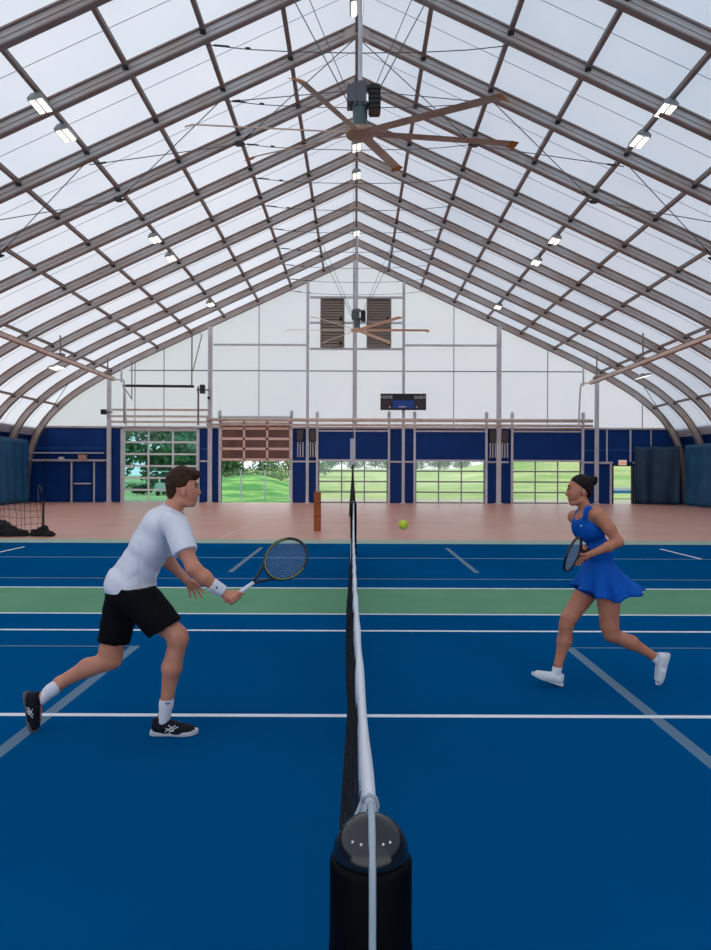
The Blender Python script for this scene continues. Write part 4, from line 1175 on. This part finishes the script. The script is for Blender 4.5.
for k in range(32):
    q = 2*PI*k/32; ring.append(Mp(173.3,508.8) + e1*.067*math.cos(q) + e2*.069*math.sin(q))
b.tube(ring, .007, 6, closed=True); b.build('collar', mat('white rib', (206,208,220), .8), ts, smooth=True)
# shorts
f = Field((Mp(90,0)[0], MD-.30, Mp(0,652)[2]), (Mp(188,0)[0], MD+.30, Mp(0,580)[2]), .006)
f.ell(Mp(129,594), (.142,.172,.13), .0, (.15,0,1))
f.cone(Mp(124,598,.08), Mp(112.5,648,.09), .118, .100, .05, cuts=[(Mp(113,642.5,.09), Mp(113,645,.09)-Mp(115,632,.09))])
hd = Mp(161,632,-.1)-Mp(140,600,-.09)
f.cone(Mp(138,597,-.08), Mp(172,636,-.10), .122, .112, .05, cuts=[(Mp(160,632,-.1), Mp(164,636,-.1)-Mp(157,624,-.1))])
f.plane(Mp(129,586), (0,0,1)); f.wrinkle(.0035, 45, 2, (1,.4,.6))
f.build('shorts', mat('black polyester', (9,9,12), .8, spec=.15), man)
M_sock = mat('white sock', (224,226,232), .85, bump=.2, bscale=80)
f = Field(tuple(Mp(154,735,-.2)), tuple(Mp(182,690,.1)), .005); f.lo = f.lo
f.cone(Mp(168.5,690,-.08), Mp(166.5,705,-.07), .046, .043, .0, cuts=[(Mp(168,696,-.08), (0.05,0,1))]); f.cone(Mp(166.5,705,-.07), Mp(163.5,722,-.06), .043, .040, .015)
sk = f.build('sock', M_sock, man)
b = MB(); b.tube([Mp(166,703.5,-.118), Mp(168,705,-.117), Mp(170,703.5,-.116)], .004, 5); b.build('logo', M_black, sk)
lo = np.minimum(Mp(34,712,-.12), Mp(70,676,.16)); hi = np.maximum(Mp(34,712,-.12), Mp(70,676,.16))
f = Field(lo, hi, .005)
f.cone(Mp(66,681,.045), Mp(52,691,.02), .047, .042, .0, cuts=[(Mp(60.5,684,.04), Mp(70,676,.04)-Mp(55,688,.04))]); f.cone(Mp(52,691,.02), Mp(41,700,.0), .042, .040, .015)
f.build('sock', M_sock, man)
M_sh = mat('black shoe mesh', (14,16,24), .7, (24,26,36), 60, spec=.2); M_so = mat('pale grey sole', (196,200,204), .6); M_so2 = mat('dark grey sole', (86,92,98), .6)
shoe(man, (Mp(151,0,-.06)[0], MD-.06, 0.0), (Mp(197,0,-.06)[0], MD-.06, 0.0), (0,0,1), .305, M_sh, M_so, M_black, 'shoe', 1.05, M_white)
shoe(man, Mp(25.5,693,0.0), np.array([Mp(34,0)[0], MD-.02, 0.008]), Mp(50,700,0)-Mp(27,712,0)+np.array([0,-.04,0]), .27, M_sh, M_so2, M_black, 'shoe', 1.05, M_white)
# wristband
wa, wb = Mp(211,584.5,-.245), Mp(223,592,-.22); ax_ = nrm(wb-wa)
f = Field(np.minimum(wa, wb)-.07, np.maximum(wa, wb)+.07, .004)
f.cone(wa-ax_*.01, wb+ax_*.01, .044, .037, 0, cuts=[(wa, -ax_), (wb, ax_)]); wbnd = f.build('wristband', M_sock, man)
b = MB(); p = (wa+wb)/2 + np.array([.0,-.040,.008]); b.ball(p, (.012,.004,.009), 8, 6); b.build('logo', mat('navy mark', (24,32,60), .6), wbnd)
# racket in the right hand
rk = racket('tennis_racket', GR + np.array(rk_ax)*.43, rk_ax, (-.58,.0,.8), 'black racket with white grip held out in front by the person in the white t-shirt', mat('black graphite', (26,28,34), .35), mat('white grip tape', (222,226,230), .7), mat('lime bumper', (150,156,86), .5), .158, .122)

# ---- woman
WD = 5.25
def Wp(px, py, dy=0.0):
    d = WD+dy; return np.array([(px-355)*d/F, d, EYE-(py-474)*d/F])
wom = thing('person', 'person in blue tennis dress and white shoes running left on the right side', 'person', (Wp(595,0)[0], WD, 0))
YC = .55; fr = np.array([-math.cos(YC), -math.sin(YC), 0]); sdv = np.array([-math.sin(YC), math.cos(YC), 0])   # chest front, far side
ch = Wp(589,526)
def w_torso(f, g=0.0, k=.04):
    f.ell(Wp(599,573), (.112+g,.155+g,.105+g), k, (.05,0,1), .15); f.ell(Wp(599,552), (.085+g,.112+g,.12+g), k, (-.1,0,1), .35)
    f.ell(ch, (.098+g,.135+g,.115+g), k, (-.15,0,1), YC)
    f.ell(ch + fr*.040 + sdv*.055, (.042+g,.05+g,.060+g), k); f.ell(ch + fr*.040 - sdv*.055, (.042+g,.05+g,.060+g), k)
f = Field((Wp(525,0)[0], WD-.45, -.03), (Wp(678,0)[0], WD+.55, 1.72), .0055)
w_torso(f)
f.cone(Wp(596,513.5,-.13), Wp(574.5,516,.12), .046, .044, .05)
f.cone(Wp(587,512), Wp(581,499), .052, .044, .03)
# head facing left
f.ell(Wp(580.2,485.5), (.084,.070,.088), .02, (-.1,0,1)); f.ell(Wp(573.5,492.5), (.052,.054,.070), .025)
f.cone(Wp(577,501), Wp(571.0,502.8), .026, .016, .02)
f.cone(Wp(581,500,-.035), Wp(572.5,502.6,-.012), .016, .012, .02); f.cone(Wp(581,500,.035), Wp(572.5,502.6,.012), .016, .012, .02)
f.cone(Wp(567.8,487.5), Wp(565.8,493.8), .007, .009, .008); f.ell(Wp(567.2,494.2), (.009,.014,.006), .006)
f.cone(Wp(568.6,484.8,-.03), Wp(568.6,484.8,.03), .008, .008, .012)
f.cone(Wp(568.4,498,-.016), Wp(568.4,498,.016), .0085, .0085, .006); f.cone(Wp(568.8,499.8,-.013), Wp(568.8,499.8,.013), .0085, .0085, .006)
f.ell(Wp(568.2,487.6,-.03), (.011,.015,.008), .006, mode='sub'); f.ell(Wp(568.2,487.6,.03), (.011,.015,.008), .006, mode='sub')
for sd in (-1, 1):
    f.ell(Wp(583.6,492,sd*.068), (.015,.009,.028), .008, (.15,0,1)); f.ell(Wp(583,491.6,sd*.079), (.007,.006,.014), .003, mode='sub')
# near (left) arm
f.cone(Wp(598,514,-.155), Wp(609,528,-.19), .054, .045, .03); f.cone(Wp(609,528,-.19), Wp(618,541,-.215), .044, .036, .02)
f.cone(Wp(618,541,-.215), Wp(608,546,-.22), .037, .037, .02); f.cone(Wp(608,546,-.22), Wp(591,553,-.19), .036, .024, .02)
f.cone(Wp(591,553,-.19), Wp(587.5,554.5,-.18), .024, .025, .01)
f.ell(Wp(584.5,556,-.175), (.034,.020,.026), .012, (.5,0,1))
rc = Wp(572.5,553.5,-.38); rax = nrm(np.array([-.53,-.85,.04]))       # racket head centre and direction to its tip
thr = rc - rax*(.168+.085)
for i in range(4):
    st = Wp(584.5-1.6*i, 557.8-.2*i, -.165-.012*i)
    f.finger(st, Wp(576.5-1.0*i,566-1.6*i,-.19)-Wp(584.5-1.6*i,557.8-.2*i,-.17), (.3,.5,1), .072, .0088, -.08)
f.finger(Wp(585,553.5,-.19), (-1,-.2,.05), (0,.5,-1), .055, .0105, .15)
# far (right) arm, hand round the grip
g2 = rc - rax*.42
f.cone(Wp(574,516,.13), Wp(600,543,.24), .048, .036, .03)
f.cone(Wp(600,543,.24), Wp(584,549,.17), .036, .032, .02); f.cone(Wp(584,549,.17), g2 + np.array([-.01,.05,.015]), .032, .024, .02)
f.ell(g2 + np.array([-.008,.025,.008]), (.032,.026,.036), .01)
for i in range(4):
    c = g2 + rax*((i-1.5)*.02); e1 = nrm(np.cross(rax, (0,0,1))); e2 = np.cross(rax, e1)
    pts = [c + (e1*math.cos(q)+e2*math.sin(q))*.024 for q in np.linspace(-1.4, 2.6, 6)]
    for a_, b_ in zip(pts, pts[1:]): f.cone(a_, b_, .009, .0088, .004)
f.finger(g2 + np.array([-.005,-.02,.025]), rax, (0,0,-1), .06, .0105, .15)
# legs: far leg striding forward, near leg trailing
f.cone(Wp(591,584,.07), Wp(569,617,.05), .092, .062, .04); f.cone(Wp(569,617,.05), Wp(566.5,624,.05), .060, .054, .02)
f.cone(Wp(566.5,624,.05), Wp(564.5,640,.06), .053, .054, .02); f.cone(Wp(564.5,640,.06), Wp(558.5,663,.05), .052, .031, .03); f.cone(Wp(558.5,663,.05), Wp(556,673,.05), .030, .030, .02)
f.cone(Wp(556,675,.05), Wp(543,676,.05), .028, .020, .02)
f.cone(Wp(608,588,-.08), Wp(609.5,625,-.08), .096, .066, .04); f.cone(Wp(609.5,625,-.08), Wp(611,633,-.08), .064, .056, .02)
f.cone(Wp(612,634,-.08), Wp(631,641.5,-.06), .054, .052, .03); f.cone(Wp(631,641.5,-.06), Wp(652,654,-.04), .050, .031, .03); f.cone(Wp(652,654,-.04), Wp(658,659,-.04), .030, .028, .02)
f.cone(Wp(659,659,-.04), Wp(658,672,-.04), .028, .020, .02)
f.build('body', M_skin2, wom)
# hair with bun
f = Field((Wp(560,0)[0], WD-.12, Wp(0,503)[2]), (Wp(600,0)[0], WD+.12, Wp(0,470)[2]), .004)
f.ell(Wp(580.8,484.6), (.088,.076,.087), .0, (-.1,0,1)); f.ell(Wp(586,491,0), (.040,.058,.050), .02)
xf = Wp(572.0,0)[0]
sl, X, Y, Z = f._box(f.lo, f.lo+f.n*f.h)
pt = Wp(570.5,479.5)
c1 = (X - pt[0])*.66 + (Z-pt[2])*.95 + 0*Y                       # hairline slanting back from the forehead to the ear
pe = Wp(582.5,490)
c1 = np.maximum((X-pe[0])*.9 - 0*Y, ((X-pt[0])*.70 + (Z-pt[2])*1.0)) if False else ((X-pt[0])*(pt[2]-pe[2])/(pe[0]-pt[0]) + (Z-pt[2]) + 0*Y)
c1 = np.maximum(c1, (X-Wp(586.2,0)[0]) + 0*Y + 0*Z)
f.F = np.maximum(f.F, -(c1+0*X+0*Y+0*Z).astype(np.float32))
f.plane(Wp(586,498.5), (.2,0,-1))
f.ell(Wp(592.6,480,-.01), (.034,.036,.036), .008); f.ell(Wp(595,477.5,-.03), (.016,.014,.016), .012); f.ell(Wp(590,476.5,.0), (.015,.02,.013), .01)
f.wrinkle(.0014, 170, .4, (1,.1,.5))
hw = f.build('hair', mat('black brown hair', (20,14,14), .5, (34,24,22), 40, bump=.5, bscale=90, spec=.15), wom)
b = MB(); c = Wp(589.0,482.3); b.tube([c+np.array([.010*math.sin(q),.022*math.cos(q),.022*math.sin(q)]) for q in [2*PI*k/16 for k in range(16)]], .006, 6, closed=True); b.build('hair_tie', M_black, hw)
b = MB()
for sd in (-1, 1): b.tube([Wp(567.4,488.1,sd*.018), Wp(567.9,488.5,sd*.03), Wp(569.2,488.1,sd*.042)], .0032, 6)
b.build('eyelids', mat('dark lashes', (40,26,24), .6), wom)
b = MB()
for sd in (-1, 1): b.tube([Wp(567.6,485.2,sd*.012), Wp(567.8,484.4,sd*.03), Wp(569.8,485.2,sd*.046)], .0032, 6)
b.build('eyebrows', mat('dark brow', (44,30,26), .7), wom)
b = MB(); b.tube([Wp(568.2,498.9,-.018), Wp(567.6,498.9,0), Wp(568.2,498.9,.018)], .003, 6); b.build('lips', mat('rose lip', (164,84,80), .5), wom)
# dress bodice
M_dress = mat('royal blue jersey', (4,92,186), .7, (2,82,172), 6, bump=.1, bscale=25, spec=.15)
f = Field((Wp(565,0)[0], WD-.30, Wp(0,584)[2]), (Wp(626,0)[0], WD+.30, Wp(0,499)[2]), .0055)
w_torso(f, .009, .045)
f.cone(Wp(601,509,-.17), Wp(602,523,-.175), .058, .052, .01, mode='sub'); f.cone(Wp(570,511,.165), Wp(570,524,.175), .05, .046, .01, mode='sub')
f.ell(Wp(577,508)+fr*.015, (.055,.062,.085), .01, (.0,0,1), YC, mode='sub')
f.cone(Wp(587.5,512), Wp(580,494), .050, .060, .005, mode='sub')
f.ell(Wp(588,513.5,-.078), (.054,.023,.070), .032, (0,0,1), YC); f.ell(Wp(579.8,515.5,.062), (.060,.020,.070), .02, (0,0,1), YC)
f.ell(Wp(593,516), (.06,.09,.06), .02, (0,0,1), YC)
f.wrinkle(.0016, 60, 3, (.5,.3,1))
dr = f.build('dress', M_dress, wom)
# skirt with flounces
def skirt_pt(q, s, off=0.0):
    c = Vector(Wp(598.5, 561+0*s)).lerp(Vector(Wp(603.5, 592)), s)
    back = max(0, math.cos(q)); frt = max(0, -math.cos(q))
    rx = .112 + (.085 + .095*back + .03*frt)*s**1.15; ry = .145 + .075*s
    ruff = .022*s**1.4*math.sin(q*9+.6) + .012*s*s*math.sin(q*17+1)
    r = 1 + (ruff+off)/.2
    z = Wp(0, 561)[2]*(1-s) + Wp(0, 595.5)[2]*s + s*(.055*back**1.5 + .075*frt**1.5) + .010*s*math.sin(q*9-.8)
    return (c.x + rx*math.cos(q)*r, c.y + ry*math.sin(q)*r, z)
b = MB(); NQ = 120; NS = 16; vs = []; fs = []
for lay in (0, -.006):
    for j in range(NS+1):
        for k in range(NQ): vs.append(skirt_pt(2*PI*k/NQ, j/NS, lay))
m1 = (NS+1)*NQ
for j in range(NS):
    for k in range(NQ):
        l = (k+1) % NQ; a = (j*NQ+k, j*NQ+l, (j+1)*NQ+l, (j+1)*NQ+k)
        fs.append(a); fs.append(tuple(m1+i for i in a[::-1]))
for k in range(NQ):
    l = (k+1) % NQ; fs.append((NS*NQ+k, NS*NQ+l, m1+NS*NQ+l, m1+NS*NQ+k)); fs.append((l, k, m1+k, m1+l))
b.add(vs, fs); b.build('skirt', M_dress, wom, smooth=True)
f = Field(np.minimum(Wp(575,610,-.25), Wp(640,560,.25)), np.maximum(Wp(575,610,-.25), Wp(640,560,.25)), .006)
f.cone(Wp(593,580,.07), Wp(584,596,.06), .098, .092, .0, cuts=[(Wp(585,593,.06), Wp(584,600,.06)-Wp(590,588,.06))]); f.cone(Wp(607,586,-.06), Wp(609,600,-.08), .094, .090, .03, cuts=[(Wp(609,594,-.08), (0,0,-1))]); f.build('undershorts', mat('deep blue jersey', (10,54,132), .7), wom)
bpy.context.view_layer.update()
def cast(o, px, py):
    org = Vector((0,0,EYE)); d = (Vector(((px-355)/F, 1, -(py-474)/F))).normalized()
    mi = o.matrix_world.inverted() if False else Matrix.Translation(-WORLD(o))
    ok, loc, nor, _ = o.ray_cast(mi @ org, d)
    return (WORLD(o)+loc, nor) if ok else (at(px, py, WD-.15), Vector((0,-1,0)))
p, nn_ = cast(dr, 581.5, 525)
b = MB(); b.ball(p+nn_*-.001, (.014,.005,.007), 10, 6); b.build('emblem', mat('pale aqua mark', (150,220,222), .5), wom)
# socks and shoes
f = Field(np.minimum(Wp(545,685,-.1), Wp(568,660,.2)), np.maximum(Wp(545,685,-.1), Wp(568,660,.2)), .0045)
f.cone(Wp(558,664,.05), Wp(556,675,.05), .037, .036, 0, cuts=[(Wp(558,666,.05), (0,0,1))]); f.build('sock', M_sock, wom)
f = Field(np.minimum(Wp(645,672,-.2), Wp(668,646,.1)), np.maximum(Wp(645,672,-.2), Wp(668,646,.1)), .0045)
f.cone(Wp(652,654,-.04), Wp(659,660,-.04), .036, .036, 0, cuts=[(Wp(654,655.5,-.04), Wp(652,654,-.04)-Wp(659,660,-.04))]); f.build('sock', M_sock, wom)
M_wsh = mat('white shoe mesh', (222,228,230), .6, (206,214,216), 50); M_wso = mat('white pale sole', (210,216,220), .6)
M_wst = mat('silver grey mark', (150,166,176), .5)
hl = Wp(562.5,686.3,.05)
shoe(wom, (hl[0], WD+.05, .002), (Wp(532,0,.05)[0], WD+.05, .085), (-.1,0,1), .262, M_wsh, M_wso, M_white, 'shoe', .95, None)
shoe(wom, Wp(669,652,-.04), Wp(659.5,686,-.04), (-1,-.15,-.2), .262, M_wsh, M_wso, M_white, 'shoe', .95, None)
racket('tennis_racket', rc, rax, (.36,0,.93), 'black racket held nearly edge on by the person in the blue dress', mat('matt black frame', (14,14,16), .4), M_black, mat('black bumper', (20,20,22), .5))

# ------------------------------------------------------------------ outside
def sm(a, b_, x):
    t_ = min(1, max(0, (x-a)/(b_-a))); return t_*t_*(3-2*t_)
def gh(x, y):
    z = 2.9*sm(48, 170, y)*(1 + 1.3*sm(.13, .27, x/max(y, 1))) * (1 - .75*sm(-.12, -.3, x/max(y, 1)) if x < 0 else 1)
    z += 1.55*math.exp(-((x+9.5)/4.2)**2 - ((y-60)/8)**2) + .25*math.exp(-((x+6.3)/1.5)**2-((y-52)/2.5)**2)
    z += .05*math.sin(x*1.3+y*.4)*sm(45, 55, y)
    return z - .04
M_lawn = mat('sunlit lawn', (140,170,88), .9, (190,196,128), .14, bump=.2, bscale=6)
M_lawn2 = mat('green mound grass', (66,138,50), .9, (134,184,88), .45, bump=.4, bscale=6, lo=.42, hi=.6)
M_apron = mat('pale concrete', (196,186,164), .8, (184,172,150), .8)
b = MB(); NX, NYY = 150, 90; vs = []; 
def gy(j): return WALL_Y + .12 + (j/NYY)**2*260
for j in range(NYY+1):
    for i in range(NX+1):
        x = -130 + 260*i/NX; y = gy(j); x *= .25+.75*(j/NYY); vs.append((x, y, gh(x, y)))
for j in range(NYY):
    for i in range(NX):
        xm = (vs[j*(NX+1)+i][0]+vs[j*(NX+1)+i+1][0])/2; ym = (gy(j)+gy(j+1))/2
        b.cur = 2 if (ym < 46 and xm > -3.5) else (1 if (-.235 < xm/ym < -.085 and ym < 90) else 0)
        b.f.append((j*(NX+1)+i, j*(NX+1)+i+1, (j+1)*(NX+1)+i+1, (j+1)*(NX+1)+i)); b.mi.append(b.cur)
b.v = vs
tag(b.build('ground', [M_lawn, M_lawn2, M_apron], smooth=True), kind='structure')

M_leaf = mat('tree leaves', (84,126,84), .8, (120,156,104), .6); M_leaf2 = mat('pale tree leaves', (110,140,96), .8, (146,170,120), .8); M_trunk = mat('bark', (84,70,58), .9)
def tree(x, y, h, r, m, label, nl=900, seed=0, name='tree', group='trees beyond the lawn'):
    rnd = random.Random(seed); z0 = gh(x, y)
    t = thing(name, label, 'tree' if name == 'tree' else 'bush', (x, y, z0), group)
    if name == 'tree':
        b = MB(); b.tube([(x, y, z0-.1), (x+.1, y, z0+h*.3), (x-.05, y, z0+h*.7)], [.04*h*.6, .03*h*.6, .01*h], 7)
        for k in range(5):
            a_ = k*1.3; b.tube([(x, y, z0+h*(.28+.07*k)), (x+r*.55*math.cos(a_), y+r*.5*math.sin(a_), z0+h*(.5+.07*k))], .012*h*.5, 5)
        b.build('trunk', M_trunk, t)
    b = MB(); cl = [(rnd.uniform(-.6,.6)*r, rnd.uniform(-.6,.6)*r, rnd.uniform(.12,.85)*h if name == 'tree' else rnd.uniform(.3,.7)*h, rnd.uniform(.35,.6)*r) for _ in range(14)]
    L = .03*h + .08
    for _ in range(nl):
        c = rnd.choice(cl); v = Vector((rnd.gauss(0,1), rnd.gauss(0,1), rnd.gauss(0,1))).normalized()*c[3]*rnd.uniform(.6,1.05)
        p = Vector((x+c[0], y+c[1], z0+c[2])) + Vector((v.x, v.y, v.z*(.7 if name == 'tree' else h/r*.6)))
        if p.z < z0: continue
        a_ = Vector((rnd.gauss(0,1), rnd.gauss(0,1), rnd.gauss(0,1))).normalized(); q = a_.cross(Vector((rnd.gauss(0,1), rnd.gauss(0,1), 1))).normalized()
        b.add([p+a_*L, p+q*L*.6, p-a_*L, p-q*L*.6], [(0,1,2,3)])
    b.build('foliage', m, t)
TR = [(-28,80,9.5,4.2,0,'dense tree seen at the left edge of the left glass door'), (-23,84,10.5,4.6,0,'tall dark tree in the middle of the left glass door'), (-18.5,88,9.5,4.2,0,'dark tree at the right side of the left glass door'),
      (-36,96,9,4.5,0,'dense tree outside, hidden mostly by the left end wall'), (-26.5,106,11,5,0,'farther tree behind the ones in the left glass door')]
for i, (x, y, h, r, k, lab) in enumerate(TR): tree(x, y, h, r, M_leaf, lab, 2600, i)
for i, x in enumerate((-23,-18.5,-14,-10,-6)):
    tree(x, 100+((i*7) % 5), 4.6+.4*(i % 3), 3.2, M_leaf2 if i % 2 else M_leaf, 'pale low tree beyond the green mound, %s from the left' % ORD[i], 900, 40+i)
for i, x in enumerate((-9,-5,-.5,4,8,12.5,17,21.5,26,31,36,41)):
    tree(x*1.25, 172, 3.4+.9*((i*3) % 4)/3, 3.2, M_leaf, 'small distant tree on the skyline above the lawn, %s from the left' % ORD[i], 1500, 60+i, group='distant trees on the skyline')
for i, x in enumerate((-11.5,-9.5,-7.7)):
    tree(x*1.25, 82, 1.7, 2.0, M_leaf2, 'pale shrub behind the green mound, %s from the left' % ORD[i], 500, 90+i, 'bush', 'shrubs behind the mound')
tree(-16.3, 52, .85, 1.1, mat('dark hedge', (46,78,46), .9), 'low dark bush on the lawn outside the left glass door', 700, 99, 'bush', None)
# fence posts beyond the raised door
t = thing('wire_fence', 'thin wire fence with two metal posts outside the half raised amber door', 'fence', (-7, 44, 0))
for px in (240.5, 264.5, 214, 289):
    b = MB(); x = at(px, 0, 44).x; b.tube([(x, 44, -.05), (x, 44, 1.9)], .045, 8); b.build('post', M_post, t)
b = MB()
for z in (.6, 1.2, 1.85): b.tube([(at(205,0,44).x, 44, z), (at(296,0,44).x, 44, z)], .008, 4)
b.build('wire', M_cable, t)
# utility cart
cx, cy = at(170, 0, 50).x, 50
t = thing('utility_cart', 'white roofed utility cart parked on the lawn behind the man\'s head'.replace("the man's head", 'the head of the left player'), 'cart', (cx, cy, 0))
b = MB(); b.box(cx-.75, cx+.75, cy-1.2, cy+1.2, .35, .75); b.box(cx-.75, cx+.75, cy-1.2, cy-.4, .75, .95); b.build('chassis', M_white, t)
b = MB(); b.box(cx-.8, cx+.8, cy-1.1, cy+1.1, 1.75, 1.83); b.build('roof', M_white, t)
for sx in (-1, 1):
    for sy in (-1, 1):
        b = MB(); b.bar((cx+sx*.7, cy+sy*.95, .75), (cx+sx*.7, cy+sy*.9, 1.76), .06); b.build('roof_post', M_dark, t)
        b = MB(); b.lathe([(.3,-.1),(.32,-.06),(.32,.06),(.3,.1)], 0, 0, 20)
        b.v = [(cx+sx*.68+v[2], cy+sy*.8+v[0], .3+v[1]) for v in b.v]; b.build('wheel', M_black, t)
b = MB(); b.box(cx-.6, cx+.6, cy-.2, cy+.25, .75, .9); b.box(cx-.6, cx+.6, cy-.32, cy-.2, .75, 1.25); b.build('seat', M_dark, t)
# low ledge seen through the exit door
cx = at(622, 0, 48).x
t = thing('concrete_ledge', 'low white ledge with a blue front outside the exit door', 'ledge', (cx, 48, 0))
b = MB(); b.box(cx-2, cx+2, 47.8, 48.6, .55, .78); b.build('top_slab', M_white, t)
b = MB(); b.box(cx-2, cx+2, 47.7, 48.7, .35, .55); b.build('front_band', mat('bright blue band', (30,120,180), .5), t)
b = MB()
for dx in (-1.8, 1.8): b.box(cx+dx-.12, cx+dx+.12, 47.9, 48.5, -.05, .35)
b.build('foot', M_post, t)
